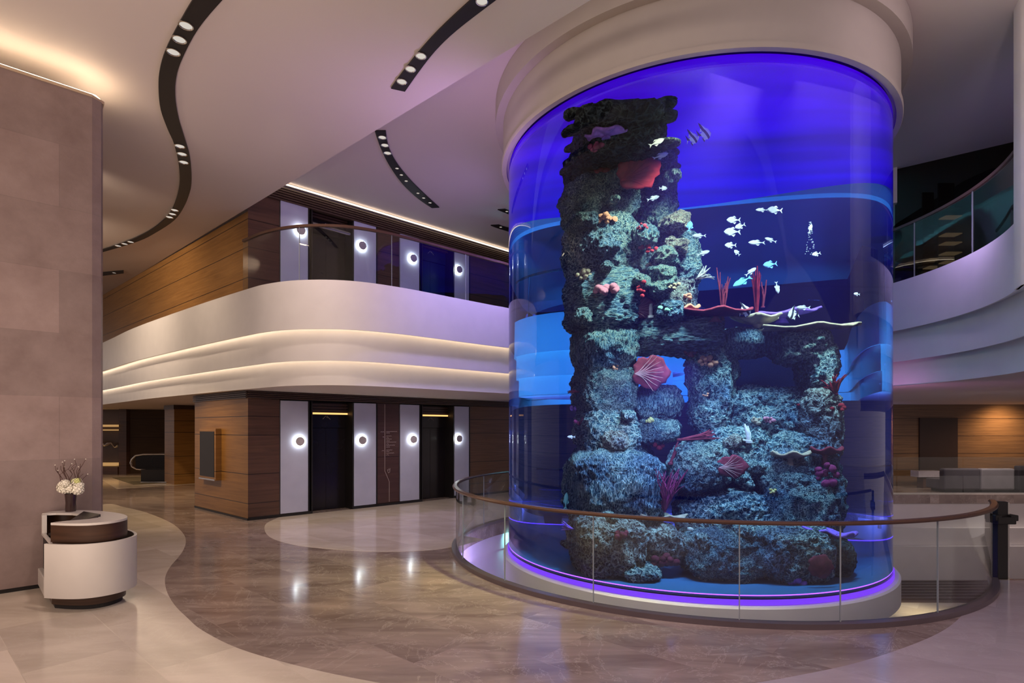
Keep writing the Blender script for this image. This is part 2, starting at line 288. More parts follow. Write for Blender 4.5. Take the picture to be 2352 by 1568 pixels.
# ------------------------------------------------------------------ mesh helpers
def wmat(o):
    m = o.matrix_parent_inverse @ o.matrix_basis if o.parent else o.matrix_basis
    return wmat(o.parent) @ m if o.parent else m.copy()
class MB:
    def __init__(s): s.v = []; s.f = []
    def add(s, vs, fs):
        o = len(s.v); s.v += [tuple(v) for v in vs]; s.f += [tuple(i + o for i in f) for f in fs]; return s
    def box(s, x0, y0, z0, x1, y1, z1):
        return s.add([(x0, y0, z0), (x1, y0, z0), (x1, y1, z0), (x0, y1, z0), (x0, y0, z1), (x1, y0, z1), (x1, y1, z1), (x0, y1, z1)],
                     [(0, 3, 2, 1), (4, 5, 6, 7), (0, 1, 5, 4), (1, 2, 6, 5), (2, 3, 7, 6), (3, 0, 4, 7)])
    def obox(s, o, a, b, c):
        """box from corner o with edge vectors a,b,c"""
        o, a, b, c = map(Vector, (o, a, b, c))
        return s.add([o, o + a, o + a + b, o + b, o + c, o + a + c, o + a + b + c, o + b + c],
                     [(0, 3, 2, 1), (4, 5, 6, 7), (0, 1, 5, 4), (1, 2, 6, 5), (2, 3, 7, 6), (3, 0, 4, 7)])
    def prism(s, poly, z0, z1, holes=()):
        loops = [list(poly)] + [list(h) for h in holes]
        tris = tessellate_polygon([[Vector((p[0], p[1], 0)) for p in l] for l in loops])
        allp = [p for l in loops for p in l]; n = len(allp)
        vs = [(p[0], p[1], z0) for p in allp] + [(p[0], p[1], z1) for p in allp]
        fs = [tuple(t) for t in tris] + [tuple(i + n for i in reversed(t)) for t in tris]
        k = 0
        for l in loops:
            m = len(l)
            for i in range(m):
                a = k + i; b = k + (i + 1) % m; fs.append((a, b, b + n, a + n))
            k += m
        return s.add(vs, fs)
    def sheet(s, poly, z, holes=()):
        loops = [list(poly)] + [list(h) for h in holes]
        tris = tessellate_polygon([[Vector((p[0], p[1], 0)) for p in l] for l in loops])
        return s.add([(p[0], p[1], z) for l in loops for p in l], [tuple(t) for t in tris])
    def sweep(s, path, prof, closed_path=False, closed_prof=True, side=1):
        """profile points (offset to the side of the path, z) swept along a plan path"""
        n = len(path); m = len(prof); vs = []
        for i in range(n):
            if closed_path: a = path[(i - 1) % n]; b = path[(i + 1) % n]
            else: a = path[max(i - 1, 0)]; b = path[min(i + 1, n - 1)]
            t = Vector((b[0] - a[0], b[1] - a[1])).normalized(); nr = Vector((-t.y, t.x)) * side
            for o, z in prof: vs.append((path[i][0] + nr.x * o, path[i][1] + nr.y * o, z))
        fs = []
        for i in range(n if closed_path else n - 1):
            for j in range(m if closed_prof else m - 1):
                a = i * m + j; b = i * m + (j + 1) % m; i2 = (i + 1) % n
                fs.append((a, b, i2 * m + (j + 1) % m, i2 * m + j))
        if not closed_path and closed_prof:
            fs.append(tuple(range(m))); fs.append(tuple((n - 1) * m + j for j in reversed(range(m))))
        return s.add(vs, fs)
    def tube(s, pts, r, k=8, cap=True):
        pts = [Vector(p) for p in pts]; n = len(pts)
        rs = r if isinstance(r, (list, tuple)) else [r] * n
        up = None; vs = []
        for i in range(n):
            t = (pts[min(i + 1, n - 1)] - pts[max(i - 1, 0)]).normalized()
            if up is None:
                up = t.orthogonal().normalized()
            up = (up - t * up.dot(t)).normalized(); sd = t.cross(up)
            for j in range(k):
                a = 2 * PI * j / k; vs.append(pts[i] + (up * math.cos(a) + sd * math.sin(a)) * rs[i])
        fs = [(i * k + j, i * k + (j + 1) % k, (i + 1) * k + (j + 1) % k, (i + 1) * k + j) for i in range(n - 1) for j in range(k)]
        if cap: fs += [tuple(reversed(range(k))), tuple((n - 1) * k + j for j in range(k))]
        return s.add(vs, fs)
    def lathe(s, prof, c=(0, 0, 0), k=32, axis=None):
        """prof: (r,z) list; r=0 ends close"""
        vs = []; fs = []; c = Vector(c); idx = []
        R = Vector(axis).to_track_quat('Z', 'Y') if axis is not None else None
        for r, z in prof:
            row = []
            for j in range(1 if r == 0 else k):
                a = 2 * PI * j / k; p = Vector((r * math.cos(a), r * math.sin(a), z))
                if R: p = R @ p
                row.append(len(vs)); vs.append(p + c)
            idx.append(row)
        for a, b in zip(idx, idx[1:]):
            for j in range(k):
                p, q = a[j % len(a)], a[(j + 1) % len(a)]; u, w = b[j % len(b)], b[(j + 1) % len(b)]
                f = [p, q, w, u]; g = []
                for x in f:
                    if x not in g: g.append(x)
                if len(g) > 2: fs.append(tuple(g))
        return s.add(vs, fs)
    def build(s, name, mat, parent=None, smooth=None, recalc=True, bevel=0, local=False):
        me = bpy.data.meshes.new(name); me.from_pydata(s.v, [], s.f); me.update()
        if recalc:
            bm = bmesh.new(); bm.from_mesh(me); bmesh.ops.recalc_face_normals(bm, faces=bm.faces); bm.to_mesh(me); bm.free()
        me.materials.append(M[mat] if isinstance(mat, str) else mat)
        if smooth is not None:
            me.shade_smooth(); me.set_sharp_from_angle(angle=math.radians(smooth))
        o = bpy.data.objects.new(name, me); COL.objects.link(o)
        if parent is not None:
            o.parent = parent
            if not local: o.matrix_parent_inverse = wmat(parent).inverted()
        if bevel:
            bv = o.modifiers.new('bevel', 'BEVEL'); bv.width = bevel; bv.segments = 2; bv.limit_method = 'ANGLE'
        return o
def tag(o, label=None, cat=None, group=None, kind=None):
    if label: o['label'] = label
    if cat: o['category'] = cat
    if group: o['group'] = group
    if kind: o['kind'] = kind
    return o
def thing(name, label, cat, group=None, loc=(0, 0, 0), rz=0):
    o = bpy.data.objects.new(name, None); COL.objects.link(o); o.location = loc; o.rotation_euler = (0, 0, rz); o.empty_display_size = .1
    return tag(o, label, cat, group)
def struct(o): o['kind'] = 'structure'; return o
def catmull(P, k=8):
    out = []; n = len(P)
    for i in range(n - 1):
        p0 = P[max(i - 1, 0)]; p1 = P[i]; p2 = P[i + 1]; p3 = P[min(i + 2, n - 1)]
        for j in range(k):
            t = j / k
            out.append(tuple(.5 * (2 * b + (c - a) * t + (2 * a - 5 * b + 4 * c - d) * t * t + (3 * b - a - 3 * c + d) * t ** 3)
                             for a, b, c, d in zip(p0, p1, p2, p3)))
    out.append(tuple(P[-1])); return out
def arc(c, r, a0, a1, n):
    return [(c[0] + r * math.cos(math.radians(a0 + (a1 - a0) * i / n)), c[1] + r * math.sin(math.radians(a0 + (a1 - a0) * i / n))) for i in range(n + 1)]

# ================================================================== ROOM
C0 = Vector((-6.12, 12.8)); U = Vector((.7274, .6862)); V = Vector((-.757, .654))
UN = Vector((U.y, -U.x))           # from the lift wall towards the void
VN = Vector((-V.y, V.x)) * -1      # from the left wall ... towards the camera side
if VN.y > 0: VN = -VN
def su(px):                        # distance along the lift wall seen at a pixel column
    k = (px - CX) / F; return (k * C0.y - C0.x) / (U.x - k * U.y)
def sv(px):
    k = (px - CX) / F; return (k * C0.y - C0.x) / (V.x - k * V.y)
def up(s, off=0): p = C0 + U * s + UN * off; return (p.x, p.y)
def vp(s, off=0): p = C0 + V * s + VN * off; return (p.x, p.y)

# --- floor with the round opening
VC = (3.24, 10.2); VR = 4.25
void = arc(VC, VR, -33.2, -262, 64)      # clockwise: front, left, back
void += [(4.6, 15.4), (6.0, 17.0), (7.6, 17.7), (27, 17.85), (27, 7.83)]
M1 = MB().prism([(-32, -12), (32, -12), (32, 34), (-32, 34)], -.28, 0, [void])
struct(M1.build('floor', 'brown_marble'))
# void walls get a plaster skin (curved white band below the floor edge)
def band(name, path, prof, mat='fascia', side=1, smooth=40, closed=False):
    return struct(MB().sweep(path, prof, False, closed, side).build(name, mat, smooth=smooth))
vpath = arc(VC, VR + .02, -33.2, -262, 72) + [(4.6, 15.42), (6.0, 17.02), (7.6, 17.72)] 
band('wall_void', catmull(vpath[:1] + vpath[8::8] + vpath[-3:], 8), [(0, -.10), (0, -.62), (-.05, -.62), (-.05, -2.75)], 'fascia', side=-1)
low = MB().sheet([(-1.5, 5.5), (28, 5.5), (28, 19), (-1.5, 19)], -2.72)
struct(low.build('floor_lower', 'cream_marble'))
far = [(7.6, 17.72), (11, 17.80), (27, 17.87)]
band('wall_far_edge', catmull(far, 6), [(0, .0), (0, -1.05), (.18, -1.05), (.18, -1.66), (.20, -1.66), (.20, -1.60), (.36, -1.60), (.36, -2.72)], 'fascia', side=-1)
# cream inlays in the floor
cl = [(239.7, 1157.9), (287, 1165), (330, 1175), (373, 1191), (402, 1206.7), (422, 1226.8), (426.8, 1244), (422, 1261), (410.5, 1278.4), (393, 1298.5), (381.7, 1318.6), (378.9, 1337), (384.6, 1361.7), (401.8, 1390.4), (430.5, 1419), (465, 1447.8), (550, 1490), (700, 1533), (880, 1570), (1100, 1605)]
cp = [(-14.5, 14.6), (-11.2, 13.4)] + [PX(x, y, 0).to_2d()[:] for x, y in cl]
cp = catmull(cp, 5) + [(1.5, 2.5), (1.5, -8), (-20, -8), (-20, 14)]
struct(MB().prism(cp, -.01, .003).build('floor_inlay_left', 'cream_marble'))
ov = [(640, 1188), (612, 1202), (608, 1218), (620, 1233), (650, 1245), (700, 1255), (800, 1264), (900, 1267), (1000, 1262), (1060, 1251), (1110, 1238)]
op = catmull([PX(x, y, 0).to_2d()[:] for x, y in ov], 5)
op += arc(VC, VR + .22, 168, 118, 10) + [up(9.0), up(su(640) + .05)]
struct(MB().prism(op, -.01, .003).build('floor_inlay_lifts', 'cream_marble'))
rr = [(2219, 1402), (2190, 1432), (2140, 1462), (2050, 1497), (1950, 1527), (1830, 1552), (1740, 1568), (1600, 1590)]
rp = [tuple(Vector(VC) + Vector((math.cos(math.radians(a)), math.sin(math.radians(a)))) * (VR + .08)) for a in (-34, -38, -43)]
rp += catmull([PX(x, y, 0).to_2d()[:] for x, y in rr], 4) + [(2.2, 2.2), (20, 2.2), (20, 7.8)]
struct(MB().prism(rp, -.01, .003).build('floor_inlay_right', 'grey_marble'))
# pale border and carpet far left
struct(MB().prism([PX(x, y, 0).to_2d()[:] for x, y in [(225, 1098), (268, 1122), (500, 1108), (500, 1094), (225, 1090)]], -.01, .004).build('floor_inlay_hall', 'cream_marble'))
tag(MB().prism([PX(x, y, 0).to_2d()[:] for x, y in [(258, 1097), (306, 1113), (370, 1110), (370, 1094)]], .004, .016).build('doormat', plain('mat_grey', (.10, .085, .06), .95)),
    'grey entrance mat with dark border beside the far escalator', 'mat')

# --- lift wall, lower storey
def wall_piece(name, s0, s1, z0, z1, mat, off=0, th=.12, fn=up, bevel=0):
    a = fn(s0, off); b = fn(s1, off); c = fn(s1, off - th); d = fn(s0, off - th)
    o = MB().prism([a, b, c, d], z0, z1).build(name, mat, bevel=bevel); return o
def louvre(name, s0, s1, z0, z1, n, fn=up, off=0, mat='louvre'):
    g = MB(); h = (z1 - z0) / n
    prof = [(0 - .10, z0)]
    for i in range(n):
        z = z0 + i * h
        prof += [(.03, z), (.03, z + h * .62), (-.04, z + h * .62), (-.04, z + h)]
    prof += [(-.10, z1)]
    A, B = fn(s0, off), fn(s1, off)
    sd = 1
    t = (Vector(B) - Vector(A)).normalized(); nr = Vector((-t.y, t.x)); want = UN if fn is up else VN
    sd = 1 if nr.dot(want) > 0 else -1
    return MB().sweep([A, B], prof, side=sd).build(name, mat)
X = {k: su(k) for k in (570, 642, 708, 716, 795, 811, 864, 917, 963, 969, 1038, 1042, 1077, 1168)}
END = 11.2
def lift_wall(zf, ztop, tag_level, z_lou):
    """one storey of the lift front; zf floor height"""
    w = 'wood_dark'
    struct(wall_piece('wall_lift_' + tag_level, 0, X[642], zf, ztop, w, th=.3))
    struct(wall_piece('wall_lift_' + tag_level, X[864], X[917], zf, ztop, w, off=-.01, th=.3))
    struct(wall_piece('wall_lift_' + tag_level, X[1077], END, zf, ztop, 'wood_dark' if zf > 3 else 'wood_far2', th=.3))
M['wood_far2'] = wood('lobby_walnut', (.095, .045, .022), (.155, .075, .036), G1 + G2)
lift_wall(0, 2.83, 'lower', 0)
lift_wall(5.05, 7.80, 'upper', 0)
struct(louvre('trim_1', -.02, END, 2.84, 3.02, 4, off=.02))
struct(louvre('trim_2', -.02, END, 7.62, 7.98, 6, off=.02))
# baseboards
struct(wall_piece('baseboard_lift', 0, X[716], 0, .07, 'black', off=.012, th=.05))
struct(wall_piece('baseboard_lift', X[811], X[969], 0, .07, 'black', off=.012, th=.05))
struct(wall_piece('baseboard_lift', X[1042], END, 0, .07, 'black', off=.012, th=.05))
PANELS = [(642, 708), (811, 864), (917, 963), (1042, 1077)]
SC = [(686, 1013), (829, 1009), (946, 1006), (1051, 1001)]
plab = ['beside the wooden corner', 'right of the first lift', 'left of the second lift', 'right of the second lift']
def panel_and_sconce(i, zf, ztop, where):
    a, b = PANELS[i]; s0, s1 = X[a] + .02, X[b] - .015
    t = thing('glass_wall_panel', f'tall frosted white wall panel {plab[i]}, {where}', 'wall panel', 'frosted white panels', loc=(*up((s0 + s1) / 2), zf))
    wall_piece('pane', s0, s1, zf + .08, ztop, 'panel', off=.02, th=.06).parent = t
    for o in (COL.objects[-1],): o.matrix_parent_inverse = wmat(t).inverted()
    e = wall_piece('edge_trim', s1, s1 + .03, zf + .08, ztop, 'black', off=.035, th=.06); e.parent = t; e.matrix_parent_inverse = wmat(t).inverted()
    px, py = SC[i]; s = su(px); zc = 1.82 + zf * (5.18 / 5.05)
    if i == 0 and zf > 3: s = su(688)
    c = Vector((*up(s, .02), zc))
    k = thing('wall_sconce', f'round glowing disc sconce on the white panel {plab[i]}, {where}', 'wall lamp', 'round disc sconces', loc=c)
    ax = (UN.x, UN.y, 0); an = Vector(ax)
    MB().lathe([(0, 0), (.045, 0), (.045, .062), (0, .062)], c, 24, ax).build('mount', 'chrome', k, smooth=40)
    MB().lathe([(.050, .045), (.118, .045), (.118, .062), (.050, .062), (.050, .045)], c, 40, ax).build('light_ring', 'sconce_light', k, smooth=40)
    MB().lathe([(0, .066), (.100, .066), (.112, .072), (.108, .084), (.06, .090), (0, .092)], c, 40, ax).build('disc', plain('sconce_disc', (.42, .37, .40), .4), k, smooth=40)
for i in range(4):
    panel_and_sconce(i, 0, 2.81, 'lower floor')
for i in range(4):
    panel_and_sconce(i, 5.05, 7.62, 'upper balcony')
# lift recesses with doors
def lift(i, zf, lab, x0, x1, dmat='door', full=False):
    s0, s1 = X[x0], X[x1]; d = .42
    t = thing('lift_door', lab, 'elevator', 'lift entrances', loc=(*up((s0 + s1) / 2, -d), zf))
    def pt(name, m, mat, sub=t):
        return m.build(name, mat, sub)
    top = zf + 2.14
    a, b = s0 + .02, s1 - .02; mid = (a + b) / 2
    def q(sa, sb, o0, o1, z0, z1): return MB().prism([up(sa, o0), up(sb, o0), up(sb, o1), up(sa, o1)], z0, z1)
    pt('door_leaf', q(a, mid - .004, -d, -d - .05, zf + .01, top), dmat)
    pt('door_leaf', q(mid + .004, b, -d, -d - .05, zf + .01, top), dmat)
    pt('door_header', q(a, b, -d + .03, -d - .05, top + .01, top + .36), dmat)
    pt('jamb', q(s0 - .01, s0 + .02, .01, -d - .05, zf, zf + 2.81 if zf < 1 else zf + 2.6), 'black')
    pt('jamb', q(s1 - .02, s1 + .01, .01, -d - .05, zf, zf + 2.81 if zf < 1 else zf + 2.6), 'black')
    sg = MB()  # small chevron mark on the header
    m0 = Vector(up(mid, -d + .035)); ch = [(-.10, -.03), (-.02, .05), (.03, .0), (.02, .05), (.11, -.04)]
    pts = [Vector((m0.x + U.x * u_, m0.y + U.y * u_, top + .27 + w_)) for u_, w_ in ch]
    sg.tube(pts, .006, 5); pt('floor_mark', sg, plain('mark_grey', (.30, .28, .26), .5))
    g = louvre('light_louvre', s0 + .02, s1 - .02, zf + 2.50, zf + 2.80, 4, off=-d + .12); g.parent = t; g.matrix_parent_inverse = wmat(t).inverted()
    if zf < 1: l = q(a + .01, b - .01, -d + .17, -d + .15, zf + 2.50, zf + 2.545)
    if zf < 1: pt('light_strip', l, 'amber_light')
    return t
lift(0, 0, 'dark lift entrance in the lobby nearest the wooden corner', 716, 811)
lift(1, 0, 'dark lift entrance in the lobby farther from the wooden corner, near the railing', 969, 1042)
lift(2, 5.05, 'dark shopfront opening with a chrome tube overhead on the upper balcony', 716, 811)
# chrome tube across the upper opening
tb = MB().tube([Vector((*up(X[716] + .05, -.10), 7.30)), Vector((*up(X[811] - .05, -.10), 7.28))], .06, 12)
tag(tb.build('chrome_tube', 'steel', smooth=40), 'shiny chrome tube across the dark upper opening', 'tube')
M['navy'] = plain('navy_door', (.010, .016, .075), .25)
lift(3, 5.05, 'dark navy lift entrance on the upper balcony behind the glass', 969, 1042, 'navy')
# solid backing behind everything on this wall
struct(wall_piece('wall_lift_back', .8, END, 0, 8.05, 'black', off=-.62, th=.1))
# directory on the brown panel
s0, s1 = X[864] + .03, X[917] - .02
dt = thing('directory_sign', 'brown directory panel with floor list and pale line between the two lifts', 'sign', loc=(*up((s0 + s1) / 2), 0))
e = wall_piece('board', s0, s1, .09, 2.80, wood('directory_walnut', (.05, .022, .020), (.075, .036, .030), (1.35,)), off=.02, th=.05)
e.parent = dt; e.matrix_parent_inverse = wmat(dt).inverted()
M['mark'] = plain('sign_lettering', (.34, .27, .26), .5)
def on_board(px, z, off=.024): return Vector((*up(su(px), off), z))
ln = [(883, 2.80), (883, 1.0), (883, .96), (893, .66), (893, .10)]
ln = [on_board(x, z) for x, z in ln]
MB().tube(ln, .008, 6).build('route_line', 'mark', dt)
rows = [(991, 886, 911), (994, 886, 894), (1001, 886, 898), (1005, 886, 892), (1008, 886, 899), (1012, 886, 894), (1015, 886, 909), (1019, 886, 892), (1022, 886, 906), (1026, 886, 894), (1033, 886, 900), (1036, 886, 893), (1040, 886, 904), (1044, 886, 892), (991.5, 873, 881), (1003, 878, 881), (1034, 876, 881)]
for y, a, b in rows:
    g = MB(); z = H - (y - HY) * (C0.y + U.y * su(900)) / F
    xs = np.linspace(su(a), su(b), max(3, int((b - a) / 1.6)))
    pts = [Vector((*up(x, .024), z + (.008 if i % 2 else -.006))) for i, x in enumerate(xs)]
    g.tube(pts, .0065, 4); g.build('text_line', 'mark', dt)
g = MB(); g.tube([on_board(890, .93), on_board(889, 1.0), on_board(891, .97), on_board(892, 1.02), on_board(894, .98), on_board(895, 1.03), on_board(894, .92), on_board(891, .90), on_board(890, .93)], .007, 5)
g.build('pictogram', 'mark', dt)

# --- left wood wall
LEN = 26
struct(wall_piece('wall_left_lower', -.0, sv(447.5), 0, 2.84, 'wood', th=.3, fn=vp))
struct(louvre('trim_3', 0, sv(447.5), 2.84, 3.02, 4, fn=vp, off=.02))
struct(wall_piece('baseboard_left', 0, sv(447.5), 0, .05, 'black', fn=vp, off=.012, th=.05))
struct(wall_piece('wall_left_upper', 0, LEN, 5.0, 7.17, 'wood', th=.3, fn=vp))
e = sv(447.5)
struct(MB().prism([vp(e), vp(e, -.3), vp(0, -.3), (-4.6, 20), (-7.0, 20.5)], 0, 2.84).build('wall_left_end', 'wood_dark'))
# display cabinet on the wood wall
a, b = sv(508), sv(470)
dc = thing('display_case', 'tall narrow wall display with dark screen and wooden frame on the corner wall', 'display', loc=(*vp((a + b) / 2), .84))
def vq(sa, sb, o0, o1, z0, z1): return MB().prism([vp(sa, o0), vp(sb, o0), vp(sb, o1), vp(sa, o1)], z0, z1)
vq(a, b, .0, .13, .84, 2.13).build('frame', 'wood', dc)
vq(a + .08, b - .05, .125, .137, .92, 2.06).build('screen', 'black', dc)
vq(a + .02, b - .02, .128, .15, .835, .87).build('metal_sill', 'chrome', dc)

# --- balcony ring of the upper floor
P = [(-24, 28.0), (-18, 22.6), (-13.4, 18.35), (-11.0, 16.1), (-7.8, 13.4), (-5.8, 11.8), (-4.93, 11.18), (-4.1, 10.9), (-3.2, 10.97), (-2.3, 11.5), (-1.2, 12.48), (-.35, 13.25)]
RC = (3.17, 10.2); RR = 4.62
ring = catmull(P, 6)[:-1] + arc(RC, RR, 137, 74, 20) + catmull([(4.80, 14.85), (5.05, 15.6), (5.2, 18), (5.3, 23.2), (6, 24.1), (11, 24.2), (11.6, 23), (9.6, 16), (8.35, 13.3), (7.75, 12.3)], 4) + arc(RC, RR, 20, -31.6, 22) + catmull([(6.97, 7.56), (6.95, 7.30), (7.12, 7.03), (7.5, 6.88), (9, 6.8), (26, 6.4)], 5)
prof = [(.30, 5.07), (0, 5.07), (0, 4.10), (.03, 4.10), (.03, 4.17), (.20, 4.17), (.20, 3.50), (.23, 3.50), (.23, 3.57), (.40, 3.57), (.40, 3.02)]
def offset(path, d):
    out = []
    for i in range(len(path)):
        a = path[max(i - 1, 0)]; b = path[min(i + 1, len(path) - 1)]
        t = Vector((b[0] - a[0], b[1] - a[1])).normalized(); out.append((path[i][0] - t.y * d, path[i][1] + t.x * d))
    return out
struct(MB().sweep(ring, prof, False, False, 1).build('wall_balcony', 'fascia', smooth=35))
r40 = offset(ring, .38)
slab = r40 + [(30, 6.4), (30, 34), (-30, 34)]
struct(MB().sheet(slab, 3.02).build('ceiling_lower', 'ceil'))
struct(MB().sheet(offset(ring, .02) + [(30, 6.4), (30, 34), (-30, 34)], 5.06).build('floor_upper', 'cream_marble'))
# cove strips under each lip (hidden led lines)
n = len(ring)
for z, o in ((4.163, .10), (3.563, .30)):
    seg = ring[4:70]
    struct(MB().sweep(seg, [(o, z), (o + .03, z), (o + .03, z - .012), (o, z - .012)], side=1).build('trim_cove', 'cream_light'))
seg = catmull(far, 6)
struct(MB().sweep(seg, [(.28, -1.602), (.31, -1.602), (.31, -1.615), (.28, -1.615)], side=-1).build('trim_cove', 'cream_light'))
# upper balcony balustrade
ri = [p for p in ring if p[1] > 7.6 and p[0] > -6.2 and p[0] < 7.2]
ri = ri[1:]; ri = ri[:next(i for i, p in enumerate(ri) if p[0] > 4.6)]
gb = thing('glass_balustrade', 'curved glass balustrade with dark rail along the upper white balcony', 'railing', loc=(-4.1, 10.95, 5.07))
MB().sweep(ri, [(.03, 6.13), (.09, 6.13), (.09, 6.18), (.03, 6.18)], side=1).build('handrail', 'rail', gb, smooth=40)
def panes(path, z0, z1, off, seglen, parent, side=1, th=.012):
    """split a plan path into glass panes"""
    acc = 0; cur = [path[0]]; out = []
    for a, b in zip(path, path[1:]):
        acc += math.hypot(b[0] - a[0], b[1] - a[1]); cur.append(b)
        if acc > seglen: out.append(cur); cur = [b]; acc = 0
    if len(cur) > 1: out.append(cur)
    for c in out:
        MB().sweep(c, [(off, z0), (off + th, z0), (off + th, z1), (off, z1)], side=side).build('glass_pane', 'glass', parent, smooth=30)
        p = c[-1]; t = (Vector(c[-1]) - Vector(c[-2])).normalized(); nr = Vector((-t.y, t.x)) * side
        q = Vector(p) + nr * (off - .004)
        MB().obox((q.x, q.y, z0), (t.x * .008, t.y * .008, 0), (nr.x * .02, nr.y * .02, 0), (0, 0, z1 - z0)).build('joint', 'jointm', parent)
M['jointm'] = plain('glass_edge', (.30, .32, .33), .3)
panes(ri, 5.07, 6.14, .05, 1.75, gb)
gb2 = thing('glass_balustrade', 'curved glass balustrade with dark rail in front of the dark shop, upper right', 'railing', loc=(7.7, 10.5, 5.07))
ri2 = arc(RC, RR, 24, -31, 22)
MB().sweep(ri2, [(.03, 6.13), (.09, 6.13), (.09, 6.18), (.03, 6.18)], side=1).build('handrail', 'rail', gb2, smooth=40)
panes(ri2, 5.07, 6.14, .05, 1.4, gb2)

struct(MB().sweep([(7.10, 7.80)] + catmull([(6.97, 7.56), (6.95, 7.30), (7.12, 7.03), (7.5, 6.88), (9, 6.8), (26, 6.4)], 5), [(-.012, 4.10), (.12, 4.10), (.12, 8.06), (-.012, 8.06)], side=1).build('wall_right', 'fascia', smooth=40))
# --- ceilings
line = [(-26, 30.2), (-4.8, 11.53), (.79, 6.60), (11.5, -2.9)]
struct(MB().prism(line + [(11.5, -12), (-32, -12), (-32, 30)], 7.17, 7.5).build('ceiling_low', 'ceil'))
struct(MB().prism([(-26, 30.3), (-4.8, 11.6), (.79, 6.67), (11.5, -2.83), (32, -4), (32, 34), (-20, 34)], 8.05, 8.3).build('ceiling_high', 'ceil'))
bk = catmull([(.3, 15.05), (1.5, 14.95), (4.15, 14.4), (6.24, 13.75), (8.72, 12.5)], 5)
struct(MB().sweep(bk, [(0, 7.25), (.25, 7.25), (.25, 8.06), (0, 8.06)], side=1).build('trim_bulkhead', 'fascia', smooth=30))
# dark shopfronts behind the right balcony
sh = [up(END - .3), (3.4, 20), (4, 24.6), (12.2, 24.8), (12.2, 22), (10.2, 15), (9.3, 12.9), (8.75, 12.62), (10.4, 11.36), (14, 8.6), (20, 5)]
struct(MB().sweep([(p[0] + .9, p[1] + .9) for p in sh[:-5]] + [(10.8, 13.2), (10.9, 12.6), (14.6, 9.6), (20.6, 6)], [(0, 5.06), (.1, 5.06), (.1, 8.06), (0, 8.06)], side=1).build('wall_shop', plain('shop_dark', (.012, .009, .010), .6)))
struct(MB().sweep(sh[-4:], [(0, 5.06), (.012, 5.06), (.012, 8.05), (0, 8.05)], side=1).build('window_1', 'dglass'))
M['amber_dim'] = emit('shelf_glow', (1, .72, .42), .35)
# shelves glimpsed in the shop
for j, (x0, x1, nm) in enumerate([(2128, 2154, 'slimmer'), (2165, 2202, 'wider')]):
    g = thing('shop_shelf', f'{nm} dark shop shelving with faint warm shelf lights seen above the right balcony', 'shelf', 'shop shelving upstairs', loc=PD((x0 + x1) / 2, 640, 13.0))
    d = 12.9 - j * .5
    a = PD(x0, 640, d); b = PD(x1, 640, d)
    MB().box(a.x, d + .12, 5.07, b.x, d + .15, 7.7).build('back_panel', 'louvre', g)
    ys = [520, 541, 562, 580, 598, 615, 632] if j == 0 else [462, 481, 500, 518, 540, 560, 583, 603]
    for k, y in enumerate(ys):
        z = PD(x0, y, d).z
        MB().box(a.x, d - .1, z, b.x, d + .12, z + .02).build('shelf_board', 'amber_dim' if (k > 3 or (j and k == 2)) else 'louvre', g)
# --- stone wall on the left with the cove above
ws = Vector((.7274, .6862)); wn = Vector((ws.y, -ws.x))
A = Vector((-5.81, 7.87)); B = A - ws * 12
c1 = A - ws * .14
wp = [tuple(B), tuple(c1), tuple(A - ws * .03 - wn * .05), tuple(A - wn * .15), tuple(A - wn * 1.2 - ws * .0), tuple(B - wn * 1.2)]
struct(MB().prism(wp, .06, 6.80).build('wall_left', 'stone'))
struct(MB().prism([tuple(B - wn * .02), tuple(c1 - wn * .03), tuple(A - wn * .2 - ws * .03), tuple(A - wn * 1.15 - ws * .03), tuple(B - wn * 1.15)], 0, .06).build('baseboard_left', 'black'))
struct(MB().prism([tuple(B + wn * .012), tuple(c1 + wn * .012), tuple(A + ws * .012 - wn * .1), tuple(A - wn * .3 + ws * .012), tuple(A - wn * .3 - ws * .3), tuple(B - wn * .3)], 6.80, 6.84).build('trim_4', plain('cove_lip', (.45, .33, .22), .5)))
M['cove2'] = emit('led_cove_wall', (1, .78, .52), 32)
inner = [tuple(B - wn * .05), tuple(A - wn * .05 - ws * .10), tuple(A - wn * .12 - ws * .05), tuple(A - wn * .75 - ws * .05)]
struct(MB().sweep(inner, [(0, 6.842), (.03, 6.842), (.03, 6.858), (0, 6.858)], side=-1).build('trim_cove', 'cove2'))
struct(MB().prism([tuple(B - wn * .95), tuple(A - wn * .95 - ws * 1.0), tuple(A - wn * 1.1 - ws * 1.0), tuple(B - wn * 1.1)], 6.80, 7.17).build('wall_left_core', 'plaster'))
# cove above the upper lift wall
struct(MB().sweep([up(.2, .10), up(END, .10)], [(0, 7.99), (.07, 7.99), (.07, 8.0), (0, 8.0)], side=-1).build('trim_cove', 'cove_light'))

